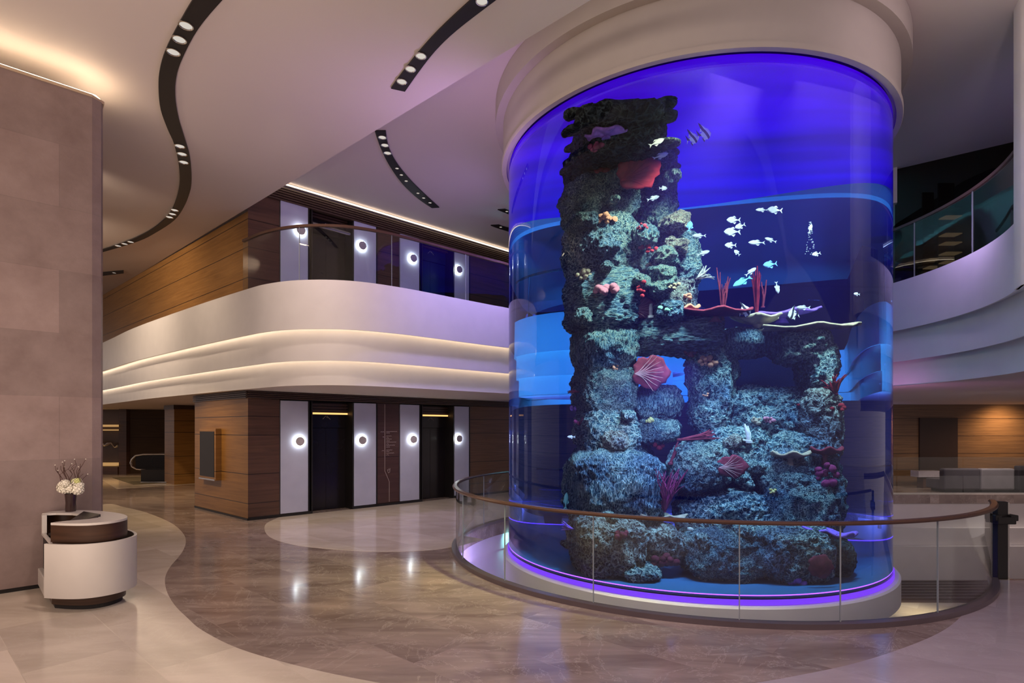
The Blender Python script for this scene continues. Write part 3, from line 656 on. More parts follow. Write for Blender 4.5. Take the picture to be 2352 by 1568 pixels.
# --- ceiling light slots
def slot(name, left, right, z, label):
    L_ = catmull([PX(x, y, z).to_2d()[:] for x, y in left], 4); R_ = catmull([PX(x, y, z).to_2d()[:] for x, y in right], 4)
    return tag(MB().prism(L_ + R_[::-1], z - .012, z + .01).build(name, 'black'), label, 'ceiling light slot')
LZ, HZ = 7.155, 8.035
slot('ceiling_light_slot', [(455, -14), (442, 0), (410, 55), (380, 115), (367, 160), (364, 200), (369, 250), (385, 295), (400, 330), (411, 380), (412, 425), (402, 465), (385, 495), (350, 525), (300, 550), (240, 571), (180, 588)],
     [(530, -18), (509, 0), (455, 65), (420, 130), (405, 175), (402.5, 220), (410, 270), (425, 320), (436, 360), (440, 410), (436, 440), (422, 475), (400, 505), (360, 532), (318, 553), (240, 577), (180, 593)], LZ,
     'long black S-shaped light slot winding across the pale ceiling')
slot('ceiling_light_slot', [(898, 202), (925, 165), (965, 115), (1010, 66), (1075, 5), (1110, -24)], [(930, 209), (960, 166), (1000, 115), (1050, 67), (1137, 0), (1170, -24)], LZ,
     'straight-ended black light slot at the top edge of the ceiling, right of the S-shaped one')
slot('ceiling_light_slot', [(861, 300), (875, 340), (895, 380), (925, 422), (960, 455), (992, 477)], [(886, 300), (892, 335), (910, 372), (940, 410), (975, 445), (1009, 476)], HZ,
     'short curved black light slot in the higher ceiling above the upper balcony')
slot('ceiling_light_slot', [(1143, 481), (1160, 488), (1200, 503)], [(1160, 480), (1176, 486), (1210, 497)], HZ, 'small black light slot beside the aquarium, nearer the camera of two')
slot('ceiling_light_slot', [(1127, 517), (1145, 524), (1200, 541)], [(1146, 516), (1160, 521), (1210, 533)], HZ, 'small black light slot beside the aquarium, farther of two')
slot('ceiling_light_slot', [(284, 621), (240, 625), (200, 629)], [(284, 627), (240, 632), (200, 638)], LZ, 'small straight black light slot just past the stone wall edge')
def downlight(px, py, z, r, label, grp):
    c = PX(px, py, z - .012)
    t = thing('downlight', label, 'ceiling light', grp, loc=c)
    MB().lathe([(r * .80, -.002), (r, -.002), (r, -.010), (r * .86, -.012), (r * .80, -.002)], c, 24).build('rim', 'chrome', t, smooth=40)
    MB().lathe([(0, -.006), (r * .45, -.005), (r * .80, -.002)], c, 24).build('lens', 'lens', t, smooth=60)
o3 = ['nearest', 'middle', 'farthest']
for pts, r, where, z in [([(427, 58), (412, 90), (398, 119)], .085, 'upper bend of the S-shaped slot', LZ),
                         ([(413, 335), (418, 353), (422, 372)], .085, 'middle of the S-shaped slot', LZ),
                         ([(401, 482), (396, 491), (389, 498)], .085, 'lower bend of the S-shaped slot', LZ),
                         ([(300, 555), (286, 559.5), (271, 564)], .085, 'tail of the S-shaped slot by the stone wall', LZ),
                         ([(967, 128), (943, 158), (923, 187)], .075, 'end of the straight-ended slot', LZ),
                         ([(878, 315), (884, 333), (890, 351)], .085, 'wide end of the short curved slot', HZ),
                         ([(912, 386), (922, 401), (933, 415)], .045, 'middle of the short curved slot', HZ),
                         ([(960, 443), (973, 454), (988, 465)], .045, 'far tip of the short curved slot', HZ)]:
    for i, (x, y) in enumerate(pts):
        downlight(x, y, z, r, f'round spotlight, {o3[i]} of three at the {where}', 'recessed spotlights')
downlight(1107, 2, LZ, .075, 'round recessed spotlight alone at the top frame edge', 'recessed spotlights')
downlight(1164, 485, HZ, .045, 'tiny spotlight in the nearer small slot beside the aquarium', 'recessed spotlights')
downlight(1150, 521, HZ, .045, 'tiny spotlight in the farther small slot beside the aquarium', 'recessed spotlights')
downlight(262, 626, LZ, .06, 'tiny spotlight in the small slot past the stone wall', 'recessed spotlights')

# --- far left hall
def col_prism(pxs, d0, d1, z0, z1):
    pass
cA = PX(378, 1109, 0); cB = PX(400, 1113, 0); cC = PX(447, 1110, 0)
struct(MB().prism([tuple(cA.xy), tuple(cB.xy), tuple(cC.xy), (cC.x + .2, cC.y + 2), (cA.x, cA.y + 2)], 0, 2.86).build('wall_column', 'wood'))
struct(MB().prism([(cA.x - .02, cA.y - .02), (cB.x, cB.y - .03), (cC.x, cC.y - .03), (cC.x + .2, cC.y + 1.9), (cA.x, cA.y + 1.9)], 2.86, 3.02).build('trim_5', 'louvre'))
a = PX(283, 1088, 0); b = PX(460, 1083, 0)
struct(MB().prism([tuple(a.xy), tuple(b.xy), (b.x, b.y + .3), (a.x, a.y + .3)], 0, 3.02).build('wall_back', wood('back_hall_walnut', (.035, .018, .008), (.06, .032, .014), (.8, 1.7, 2.6))))
struct(MB().box(a.x - .1, a.y - .15, 0, a.x + .25, a.y + .1, 3.02).build('trim_6', 'wood_dark'))
M['amber_shelf'] = emit('shop_glow', (1, .55, .20), .45)
# shop shelf glimpsed at the hall's end
sh = thing('shop_display', 'warm lit shop shelving seen past the stone wall at the hall end', 'shelf', loc=(a.x - 1.2, a.y, 0))
yy = a.y - .1
MB().box(a.x - 3.2, yy + .4, 0, a.x - .1, yy + .5, 3.02).build('back_panel', 'louvre', sh)
for k, (py, th) in enumerate([(975, .10), (986, .05), (1063, .12)]):
    z = H - (py - HY) / F * yy
    MB().box(a.x - 3.2, yy - .2, z - th, a.x - .12, yy + .38, z).build('shelf_board', 'amber_shelf', sh)

MB().box(a.x - 3.2, yy - .1, 0, a.x - .12, yy + .38, .35).build('base', 'wood_dark', sh)
g = MB()
pts = []
for i in range(16):
    pts.append(Vector((a.x - 2.6 + i * .16, yy + .05, 1.75 - i * .03 + .1 * math.sin(i * 2.1))))
g.tube(pts, [.05 + .03 * math.sin(i * 1.7) for i in range(16)], 6)
tag(g.build('silver_ornament', 'chrome', smooth=50), 'tangled silver branch ornament on the dark shelf at the hall end', 'ornament')
# escalator head
ep = PX(345, 1098, 0)
es = thing('escalator', 'dark glass escalator head with curved handrail in the far hall', 'escalator', loc=ep)
x0 = PD(300, 1000, 22.0).x; x1 = PD(385, 1000, 22.0).x; yb = 22.0
def hz(py, y=22.0): return H - (py - HY) / F * y
hp = [(x1 + 1.5, hz(1043)), (x0 + .5, hz(1043)), (x0 + .2, hz(1046)), (x0 + .05, hz(1055)), (x0, hz(1063)), (x0 + .06, hz(1071)), (x0 + .25, hz(1077)), (x0 + .6, hz(1079))]
MB().tube([Vector((x, yb, z)) for x, z in hp], .035, 8).build('handrail', 'steel', es, smooth=60)
MB().tube([Vector((x + .25, yb + .9, z)) for x, z in hp], .035, 8).build('handrail', 'black', es, smooth=60)
MB().box(x0 + .2, yb - .01, hz(1078), x1 + 1.5, yb + .01, hz(1045)).build('side_glass', 'dglass', es)
MB().prism([(x0 + .45, yb - .06), (x1 + 1.5, yb - .06), (x1 + 1.5, yb + 1.0), (x0 + .45, yb + 1.0)], .02, hz(1078)).build('base_panel', 'black', es)
MB().obox((x0 + .8, yb - .1, .03), (1.0, 0, -.0), (0, -.5, 0), (0, 0, .03)).build('comb_plate', 'steel', es)

# --- kiosk by the stone wall
O = [(-5.43, 6.54), (-5.22, 6.49), (-4.99, 6.50), (-4.84, 6.62), (-4.80, 6.80), (-4.86, 6.98), (-5.10, 7.22), (-5.50, 7.44), (-5.86, 7.54), (-6.08, 7.53), (-6.19, 7.42), (-6.17, 7.25)]
top = catmull([(-5.46, 6.535)] + O[1:-1] + [(-6.17, 7.25)], 5)
cen = Vector((-5.5, 7.05))
def off_path(path, d): return offset(path, -d)
kk = thing('reception_kiosk', 'almond-shaped host kiosk of dark wood with a broad white band and white top', 'kiosk', loc=(cen.x, cen.y, 0))
# closed body: side shell along the curve + cut side open
wall_in = off_path(top, -.05)
MB().prism(top + wall_in[::-1], .80, 1.0).build('upper_body', 'wood_plain', kk, smooth=30)
body = off_path(top, -.015)
MB().prism(body, .06, .20).build('plinth', 'wood_plain', kk, smooth=30)
MB().prism(off_path(top, -.05), 0, .06).build('toe_recess', 'black', kk)
bo = off_path(top, .07); bi = off_path(top, .045)
i0, i1 = 1, len(top) - 12
MB().sweep(bo[i0:i1], [(0, .17), (0, .80), (-.03, .80), (-.03, .17)], side=1).build('white_band', 'white', kk, smooth=30)
MB().prism(off_path(top, -.02) + off_path(top, -.07)[::-1], .20, .80).build('core', 'wood_plain', kk, smooth=30)
rec = [(-6.16, 7.22), (-6.02, 7.28), (-5.75, 7.26), (-5.45, 7.12), (-5.20, 6.92), (-5.25, 6.83), (-5.42, 6.72), (-5.47, 6.56)]
tp = top + rec[::-1][0:0]
tpoly = [p for p in top] + [(-6.12, 7.24)] + [(-6.02, 7.29), (-5.80, 7.27), (-5.45, 7.12), (-5.18, 6.94), (-5.22, 6.80), (-5.38, 6.68), (-5.44, 6.60)]
MB().prism(tpoly, 1.0, 1.028).build('white_top', 'white', kk, bevel=.004)
rim = catmull([(-6.02, 7.40), (-5.80, 7.38), (-5.45, 7.18), (-5.18, 6.94), (-5.22, 6.80), (-5.38, 6.68), (-5.44, 6.60)], 3)
MB().prism(offset(top, .05)[2:-2], .74, .77).build('inner_shelf', 'black', kk)
MB().obox((-6.17, 7.24, .765), (.06, -.06, 0), (.035, .035, 0), (0, 0, .25)).build('white_post', 'white', kk, bevel=.004)
MB().obox((-6.17, 7.24, .745), (.71, -.70, 0), (.025, .025, 0), (0, 0, .035)).build('white_edge', 'white', kk, bevel=.004)
MB().obox((-6.13, 7.22, .20), (.40, -.40, 0), (.05, .05, 0), (0, 0, .52)).build('dark_opening', 'black', kk)
MB().obox((-6.19, 7.21, .10), (.50, -.50, 0), (.28, .28, 0), (0, 0, .22)).build('drawer_unit', 'white', kk, bevel=.01)
# tablet lying in the kiosk recess
lp = thing('tablet_stand', 'black angled touchscreen lying in the open top of the kiosk', 'computer', loc=(-5.55, 7.05, .80))
MB().obox((-5.86, 6.98, .79), (.50, -.22, 0), (.12, .26, .0), (0, 0, .03)).build('base', 'black', lp)
MB().add([(-5.80, 7.00, .85), (-5.36, 6.80, .85), (-5.20, 6.98, 1.06), (-5.60, 7.22, 1.06), (-5.80, 7.00, .82), (-5.36, 6.80, .82), (-5.20, 6.98, .82), (-5.60, 7.22, .82)],
         [(0, 1, 2, 3), (4, 7, 6, 5), (0, 4, 5, 1), (1, 5, 6, 2), (2, 6, 7, 3), (3, 7, 4, 0)]).build('screen_body', plain('screen_black', (.02, .018, .018), .2), lp)
# vase with flowers and twigs
vc = Vector((-5.93, 7.42, 1.028))
vs = thing('flower_vase', 'tall dark glass vase of white hydrangeas on the kiosk top', 'vase', loc=vc)
MB().lathe([(0, 0), (.055, 0), (.062, .02), (.056, .12), (.066, .24), (.060, .24), (.050, .12), (.056, .02), (0, .018)], vc, 28).build('vase', plain('vase_dark_glass', (.035, .018, .016), .08), vs, smooth=50)
random.seed(11)
heads = [((0, 0), .062), ((-.10, .01), .065), ((.11, -.01), .070), ((-.04, .08), .055), ((.07, .09), .058), ((-.11, .05), .055), ((.02, .05), .06), ((.12, .05), .052), ((.05, -.02), .055), ((-.05, -.01), .05), ((.02, .10), .04), ((.10, .11), .042)]
M['petal'] = plain('white_petals', (.78, .72, .60), .7, nscale=30, noise_amt=.12)
M['petal2'] = plain('greenish_petals', (.62, .62, .26), .7, nscale=30, noise_amt=.15)
def flower_ball(c, r, mat, parent):
    g = MB(); n = 46; 
    for i in range(n):
        ph = math.acos(1 - 2 * (i + .5) / n); th = PI * (1 + 5 ** .5) * i
        d = Vector((math.sin(ph) * math.cos(th), math.sin(ph) * math.sin(th), math.cos(ph)))
        u = d.orthogonal().normalized(); w = d.cross(u); p = c + d * r * random.uniform(.86, 1.02); q = r * .30
        ctr = [p - d * q * .3]; 
        vs_ = [p - d * q * .4]
        for k in range(8):
            a = k * PI / 4; rr_ = q * (1.0 if k % 2 == 0 else .62); vs_.append(p + (u * math.cos(a) + w * math.sin(a)) * rr_ + d * q * (.15 if k % 2 == 0 else -.05))
        g.add(vs_, [(0, 1 + k, 1 + (k + 1) % 8) for k in range(8)])
    g.lathe([(0, -r * .86), (r * .5, -r * .7), (r * .8, -r * .3), (r * .8, r * .3), (r * .5, r * .7), (0, r * .86)], c, 10)
    return g.build('bloom', mat, parent, recalc=False)
for i, ((dx, dz), r) in enumerate(heads):
    flower_ball(vc + Vector((dx, random.uniform(-.05, .05), .30 + dz)), r, 'petal2' if i >= 10 else 'petal', vs)
M['twig'] = plain('brown_twig', (.06, .025, .018), .7)
for tx, tz in [(-.24, .62), (-.17, .55), (-.12, .66), (-.06, .68), (.0, .64), (.06, .70), (.12, .60), (.17, .70), (.22, .50), (-.09, .60)]:
    p0 = vc + Vector((tx * .15, 0, .22)); pts = [p0]
    for k in range(1, 7):
        t = k / 6; pts.append(vc + Vector((tx * (.15 + .85 * t) + random.uniform(-.015, .015), random.uniform(-.03, .03), .22 + (tz - .22) * t)))
    g = MB().tube(pts, [.006 - .0006 * k for k in range(7)], 5)
    q = pts[4]; g2 = [q, q + Vector((random.choice([-1, 1]) * .03, 0, .05)), q + Vector((random.choice([-1, 1]) * .03, 0, .10))]
    g.tube(g2, .003, 4)
    tw = g.build('twig', 'twig', vs)
    b = MB()
    b.lathe([(0, -.008), (.008, 0), (0, .010)], pts[-1], 6); b.build('bud', 'petal', tw)

# --- railing round the opening
rl = thing('glass_railing', 'big curved glass railing with brown handrail around the aquarium opening', 'railing', loc=(VC[0], VC[1] - VR, 0))
rp = arc(VC, VR + .02, -35, -268, 120)
MB().sweep(rp, [(-.04, 1.105), (-.045, 1.125), (-.03, 1.145), (.03, 1.145), (.045, 1.125), (.04, 1.105)], side=1).build('handrail', 'rail', rl, smooth=50)
MB().sweep(rp, [(-.05, 0), (-.05, .0), (-.05, .06), (.06, .06), (.06, -.26), (.0, -.28), (-.0, -.0)], side=1, closed_prof=True).build('kerb', plain('kerb_dark', (.11, .08, .085), .3), rl, smooth=30)
VE = (VC[0], VC[1])
# pane joints at the photo's columns
angs = []
for px in (2153, 1929, 1697, 1362, 1159, 1063):
    k = (px - CX) / F; a_ = k * k + 1; b_ = -2 * (k * VC[0] + VC[1]); c_ = VC[0] ** 2 + VC[1] ** 2 - VR ** 2
    D = b_ * b_ - 4 * a_ * c_; y = (-b_ - math.sqrt(D)) / (2 * a_); angs.append(math.degrees(math.atan2(y - VC[1], k * y - VC[0])))
angs = [a if a < 0 else a - 360 for a in angs]
allb = [-35] + angs + [-205, -228, -250, -268]
for a0, a1 in zip(allb, allb[1:]):
    seg = arc(VC, VR, a0 - .06, a1 + .06, 14)
    MB().sweep(seg, [(-.006, .035), (.006, .035), (.006, 1.11), (-.006, 1.11)], side=1).build('glass_pane', 'glass', rl, smooth=30)
for a0 in allb[1:-1]:
    p = arc(VC, VR, a0, a0, 1)[0]; t = math.radians(a0)
    MB().obox((p[0] - .008 * math.cos(t), p[1] - .008 * math.sin(t), .035), (.016 * math.cos(t), .016 * math.sin(t), 0), (-.010 * math.sin(t), .010 * math.cos(t), 0), (0, 0, 1.07)).build('joint', 'jointm', rl)
# end post with clamp
pb = PX(2297, 1328, 0)
po = thing('barrier_post', 'black square post with a bulky clamp head at the right end of the railing', 'post', loc=pb)
MB().box(pb.x - .075, pb.y - .05, 0, pb.x + .075, pb.y + .05, 1.10).build('pole', 'black', po, bevel=.01)
MB().box(pb.x + .075, pb.y - .04, 0, pb.x + .10, pb.y + .04, 1.09).build('side_strip', 'steel', po)
MB().obox((pb.x - .13, pb.y - .12, .79), (.26, 0, 0), (0, .22, 0), (0, 0, .10)).build('clamp', 'black', po, bevel=.012)
MB().obox((pb.x - .155, pb.y - .11, .835), (.09, 0, .0), (0, .2, 0), (0, 0, .085)).build('clamp_jaw', 'black', po, bevel=.012)
MB().obox((pb.x + .06, pb.y - .11, .835), (.11, 0, .0), (0, .2, 0), (0, 0, .085)).build('clamp_jaw', 'black', po, bevel=.012)

# --- far right lounge
struct(MB().box(-.5, 20.5, 0, 30, 20.8, 3.02).build('wall_lounge', 'wood_far'))
dx0, dx1 = PD(2110, 1000, 20.5).x, PD(2197, 1000, 20.5).x
dd = MB().box(dx0, 20.44, .0, dx1, 20.52, 2.52)
struct(dd.build('door_1', plain('dark_doorway', (.022, .011, .008), .5)))
lr = thing('lounge_balustrade', 'straight glass balustrade at the far lounge edge, right of the aquarium', 'railing', loc=(12, 17.9, 0))
xs = [8.2 + 2.15 * i for i in range(9)]
for x0_, x1_ in zip(xs, xs[1:]):
    MB().box(x0_ + .01, 17.93, 0, x1_ - .01, 17.945, 1.2).build('glass_pane', 'glass', lr)
MB().box(8.2, 17.91, -.0, xs[-1], 17.965, .05).build('base_channel', 'steel', lr)
def sofa(px0, px1, d, mat, label, back=.80):
    a = PD(px0, 1100, d); b = PD(px1, 1100, d); w = b.x - a.x
    t = thing('sofa', label, 'sofa', 'lounge seats', loc=(a.x + w / 2, d + .4, 0))
    MB().box(a.x, d, .09, b.x, d + .22, back).build('backrest', mat, t, bevel=.05)
    MB().box(a.x + .02, d + .2, .09, b.x - .02, d + .85, .42).build('seat', mat, t, bevel=.04)
    MB().box(a.x + .1, d + .1, 0, b.x - .1, d + .7, .09).build('base', 'black', t)
sofa(2168, 2252, 18.35, 'sofa', 'dark grey sofa back nearest the aquarium in the far lounge')
sofa(2254, 2332, 18.30, 'sofa2', 'light grey sofa back beside the dark grey one in the far lounge')
sofa(2341, 2380, 18.2, 'dark_fabric', 'charcoal seat cut by the right frame edge in the far lounge', .9)
tl = thing('marble_table', 'low pale marble counter against the far lounge wall', 'table', loc=(14.3, 20.0, 0))
a = PD(2110, 1085, 19.6); b = PD(2166, 1085, 19.6)
MB().box(a.x, 19.6, .40, b.x, 20.0, .62).build('top', 'grey_marble', tl)
MB().box(a.x + .2, 19.65, 0, b.x - .2, 19.95, .42).build('base', 'wood_dark', tl)
# lower level: dark timber steps and a lit landing
st = struct(MB().box(7.0, 15.4, -2.75, 27, 17.7, -2.70).build('floor_deck', wood('deck_boards', (.06, .035, .025), (.11, .06, .045), ())))
for i in range(7):
    y = 15.6 + i * .29
    struct(MB().box(7.4, y, -2.70, 27, y + .14, -2.66 + 0 * i).build('floor_slat', 'louvre'))

# ================================================================== AQUARIUM
aq = thing('aquarium', 'giant cylindrical blue-lit aquarium on a white base under a white ceiling collar', 'aquarium', loc=(TX, TY, TBOT))
TC = Vector((TX, TY, 0))
m = bpy.data.materials.new('water_in_acrylic'); m.use_nodes = True; nt = m.node_tree; nt.nodes.clear()
o = N(nt, 'ShaderNodeOutputMaterial'); g = N(nt, 'ShaderNodeBsdfGlass', i_IOR=1.33, i_Roughness=0.0)
g.inputs['Color'].default_value = (.97, .98, 1, 1)
nt.links.new(g.outputs[0], o.inputs['Surface'])
vo = N(nt, 'ShaderNodeVolumeAbsorption'); vo.inputs['Color'].default_value = (.02, .34, .94, 1); vo.inputs['Density'].default_value = .34
vs_ = N(nt, 'ShaderNodeVolumeScatter'); vs_.inputs['Color'].default_value = (.16, .08, 1, 1); vs_.inputs['Density'].default_value = .009
ad_ = N(nt, 'ShaderNodeAddShader'); nt.links.new(vo.outputs[0], ad_.inputs[0]); nt.links.new(vs_.outputs[0], ad_.inputs[1]); nt.links.new(ad_.outputs[0], o.inputs['Volume']); M['water'] = m
K = 160
MB().lathe([(0, TBOT), (TR, TBOT), (TR, TTOP), (0, TTOP)], TC, K).build('water_cylinder', 'water', aq, smooth=30)
# glowing disc standing in for the violet-lit water surface, light put into emission
m, nt, b = new_mat('violet_surface_glow'); tc = N(nt, 'ShaderNodeTexCoord'); nz = N(nt, 'ShaderNodeTexNoise', i_Scale=.8, i_Detail=2.0)
mp = N(nt, 'ShaderNodeMapping'); mp.inputs['Scale'].default_value = (.4, 1.2, 1); nt.links.new(tc.outputs['Object'], mp.inputs['Vector'])
nt.links.new(mp.outputs[0], nz.inputs['Vector']); r = N(nt, 'ShaderNodeMapRange'); r.inputs['From Min'].default_value = .35; r.inputs['From Max'].default_value = .65
r.inputs['To Min'].default_value = .8; r.inputs['To Max'].default_value = 1.6; nt.links.new(nz.outputs['Fac'], r.inputs['Value'])
b.inputs['Base Color'].default_value = (.02, .02, .05, 1); b.inputs['Emission Color'].default_value = (.042, .001, .50, 1)
nt.links.new(r.outputs['Result'], b.inputs['Emission Strength']); M['vglow'] = m
MB().lathe([(0, TTOP - .13), (TR - .03, TTOP - .13), (TR - .03, TTOP - .10), (0, TTOP - .10)], TC, 96).build('surface_glow', 'vglow', aq)
MB().lathe([(0, TBOT + .01), (TR - .02, TBOT + .01), (TR - .02, TBOT + .04), (0, TBOT + .04)], TC, 96).build('tank_floor', plain('tank_floor_blue', (.03, .09, .16), .5), aq)
MB().lathe([(TR + .005, -.09), (TR + .02, -.09), (TR + .02, TBOT), (TR + .005, TBOT), (TR + .005, -.09)], TC, K).build('light_ring', 'violet_light', aq, smooth=30)
M['inner_led'] = emit('led_inner', (.22, .05, 1.0), 5.0)
MB().lathe([(TR - .03, .021), (TR - .015, .021), (TR - .015, .032), (TR - .03, .032), (TR - .03, .021)], TC, K).build('inner_light_ring', 'inner_led', aq, smooth=30)
MB().lathe([(0, -.095), (3.27, -.095), (3.30, -.115), (3.30, -.45), (3.0, -.45), (3.0, -2.72), (0, -2.72)], TC, K).build('plinth', 'fascia', aq, smooth=30)
MB().lathe([(3.24, TTOP), (3.32, TTOP), (3.33, TTOP + .02), (3.33, TTOP + .07), (3.30, TTOP + .075), (3.30, 8.045), (3.18, 8.045), (3.18, TTOP + .06), (3.24, TTOP + .06), (3.24, TTOP)], TC, K).build('collar', 'ceil2', aq, smooth=30)
MB().lathe([(3.30, 7.66), (3.44, 7.66), (3.44, 8.045), (3.30, 8.045)], TC, K).build('collar_flange', 'ceil2', aq, smooth=30)
MB().lathe([(0, TTOP + .08), (3.17, TTOP + .08), (3.18, TTOP + .10), (0, TTOP + .10)], TC, 64).build('lid', 'black', aq)

# ---- reef
R_MATS = {
 'lace': reef_mat('reef_lace', (.015, .035, .05), (.12, .21, .23), (.80, .90, .74), 13, 'lace'),
 'fine': reef_mat('reef_fine', (.012, .030, .045), (.10, .18, .20), (.76, .86, .70), 21, 'lace'),
 'ribs': reef_mat('reef_ribs', (.015, .04, .06), (.13, .23, .26), (.74, .86, .74), 10, 'ribs'),
 'layers': reef_mat('reef_layers', (.012, .032, .050), (.10, .18, .22), (.66, .80, .70), 10, 'layers'),
 'warm': reef_mat('reef_warm', (.03, .025, .03), (.24, .20, .17), (.62, .66, .56), 13, 'lace'),
 'dark': reef_mat('reef_shaded', (.008, .010, .012), (.03, .04, .04), (.10, .13, .13), 8, 'lace'),  # shaded copy of the reef rock, lack of light put into the colour
}
tex_a = bpy.data.textures.new('reef_big', 'CLOUDS'); tex_a.noise_scale = .34; tex_a.noise_depth = 3
tex_b = bpy.data.textures.new('reef_cells', 'VORONOI'); tex_b.noise_scale = .085; tex_b.noise_intensity = 1
tex_c = bpy.data.textures.new('reef_small', 'CLOUDS'); tex_c.noise_scale = .06; tex_c.noise_depth = 2
def add_disp(o, amt=1.0):
    for tx, st, mid in ((tex_a, .26 * amt, .5), (tex_c, .10 * amt, .5), (tex_b, .05 * amt, .4)):
        d = o.modifiers.new('displace', 'DISPLACE'); d.texture = tx; d.strength = st; d.mid_level = mid; d.texture_coords = 'GLOBAL'
def superball(c, rx, ry, rz, e=.62, sub=5):
    bm = bmesh.new(); bmesh.ops.create_icosphere(bm, subdivisions=sub, radius=1)
    for v in bm.verts:
        p = v.co
        q = Vector([math.copysign(abs(t) ** e, t) for t in p]); q = Vector((q.x * rx, q.y * ry, q.z * rz)); v.co = q + c
    g = MB(); g.v = [v.co[:] for v in bm.verts]; g.f = [tuple(v.index for v in f.verts) for f in bm.faces]; bm.free(); return g
M['cave'] = plain('cave_shadow_rock', (.006, .008, .02), .9)  # near-black backing added behind the cave, its shade put into the colour
reef = thing('coral_reef', 'tall artificial coral rock tower standing inside the aquarium', 'reef', loc=(2.2, 9.6, TBOT + .04))
# pixel boxes x0,y0,x1,y1, depth, thickness in y, material, squareness
ROCKS = [
 (1322, 120, 1528, 290, 7.85, .30, 'dark', .7, .97), (1320, 250, 1526, 370, 8.4, .5, 'dark', .7, .98),  # added rocks standing in for the tower's reflection in the water surface
 (1325, 330, 1535, 560, 10.0, .45, 'fine', .5), (1335, 520, 1570, 760, 9.9, .45, 'fine', .5), (1335, 740, 1450, 1060, 9.9, .45, 'fine', .5, .97),
 (1330, 1020, 1490, 1370, 9.6, .5, 'fine', .5), (1600, 1000, 1900, 1340, 9.6, .5, 'fine', .5),
 (1305, 325, 1452, 430, 9.3, .50, 'dark', .8), (1425, 320, 1540, 430, 9.5, .48, 'lace', .75),
 (1300, 405, 1455, 525, 9.2, .52, 'fine', .8), (1447, 400, 1536, 550, 9.6, .46, 'lace', .7),
 (1304, 500, 1460, 640, 9.15, .55, 'lace', .8), (1455, 535, 1598, 690, 9.3, .52, 'lace', .9),
 (1310, 625, 1458, 765, 9.1, .55, 'layers', .7), (1455, 640, 1588, 745, 9.2, .50, 'warm', .8),
 (1320, 750, 1452, 850, 9.1, .50, 'ribs', .75), (1448, 724, 1655, 812, 9.1, .45, 'layers', .6, .96),
 (1322, 835, 1452, 960, 9.15, .50, 'fine', .75, 1.0), (1450, 885, 1565, 965, 9.3, .36, 'ribs', .85, 1.0),
 (1330, 935, 1455, 1050, 9.1, .50, 'lace', .75), (1462, 958, 1562, 1018, 9.2, .36, 'fine', .85, 1.0),
 (1588, 795, 1665, 990, 9.2, .38, 'lace', .6, 1.0),
 (1640, 754, 1800, 822, 9.2, .40, 'ribs', .6, 1.0), (1765, 756, 1900, 838, 9.1, .44, 'lace', .7, 1.0), (1830, 785, 1914, 900, 9.1, .42, 'lace', .7, 1.0),
 (1650, 800, 1682, 930, 9.3, .30, 'fine', .6, 1.0),
 (1655, 890, 1850, 1010, 9.3, .46, 'lace', .65, 1.0), (1820, 885, 1925, 1070, 9.1, .50, 'warm', .8, 1.02),
 (1600, 985, 1770, 1110, 9.1, .50, 'lace', .75), (1543, 1010, 1668, 1132, 8.8, .48, 'fine', .9, 1.0),
 (1735, 1000, 1905, 1140, 9.0, .52, 'lace', .75),
 (1312, 1042, 1508, 1195, 8.8, .58, 'ribs', .6),
 (1565, 1125, 1770, 1260, 8.9, .55, 'lace', .7), (1740, 1065, 1925, 1250, 8.8, .55, 'fine', .7),
 (1320, 1185, 1462, 1362, 8.3, .55, 'warm', .6), (1425, 1300, 1510, 1380, 8.0, .35, 'lace', .7),
 (1465, 1205, 1568, 1290, 8.4, .38, 'warm', .85, 1.0),
 (1575, 1220, 1760, 1385, 8.3, .55, 'fine', .6), (1730, 1210, 1900, 1385, 8.2, .55, 'lace', .6), (1880, 1235, 1955, 1360, 8.5, .40, 'dark', .75),
]
random.seed(21)
for i in range(46):   # smaller lumps that break up the blocks
    x, y = random.choice([(random.uniform(1330, 1440), random.uniform(400, 1340)), (random.uniform(1460, 1560), random.uniform(330, 720)), (random.uniform(1600, 1900), random.uniform(1010, 1340))])
    w_ = random.uniform(14, 30); d_ = 8.75 if y < 1180 else 8.1
    ROCKS.append((x - w_, y - w_ * .8, x + w_, y + w_ * .8, d_, .3, random.choice(['lace', 'fine', 'warm', 'ribs']), .8, 1.0))
def boxW(x0, y0, x1, y1, d):
    cx_, cy_ = (x0 + x1) / 2, (y0 + y1) / 2
    l, r, t, b = PW(x0, cy_, d), PW(x1, cy_, d), PW(cx_, y0, d), PW(cx_, y1, d)
    return Vector(((l.x + r.x) / 2, d, (t.z + b.z) / 2)), abs(r.x - l.x) / 2, abs(t.z - b.z) / 2
for (x0, y0, x1, y1, d, ty, mt, e, *sc_) in ROCKS:
    sc_ = sc_[0] if sc_ else 1.07
    c, rx, rz = boxW(x0, y0, x1, y1, d)
    if c.z - rz < .03: rz = (c.z + rz - .03) / 2; c.z = .03 + rz
    if c.z + rz > 6.66: top_ = 6.66; lo = c.z - rz; rz = (top_ - lo) / 2; c.z = lo + rz
    o = superball(c, rx * sc_, ty, rz * sc_ * 1.03, e * .92, 5 if rx * rz < .12 else 6).build('rock', R_MATS[mt], reef, smooth=180, recalc=False)
    add_disp(o, .55 if mt in ('dark',) else .7)
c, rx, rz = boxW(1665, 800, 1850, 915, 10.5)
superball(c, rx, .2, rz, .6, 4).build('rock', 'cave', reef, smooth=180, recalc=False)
add_disp(COL.objects[-1], .3)
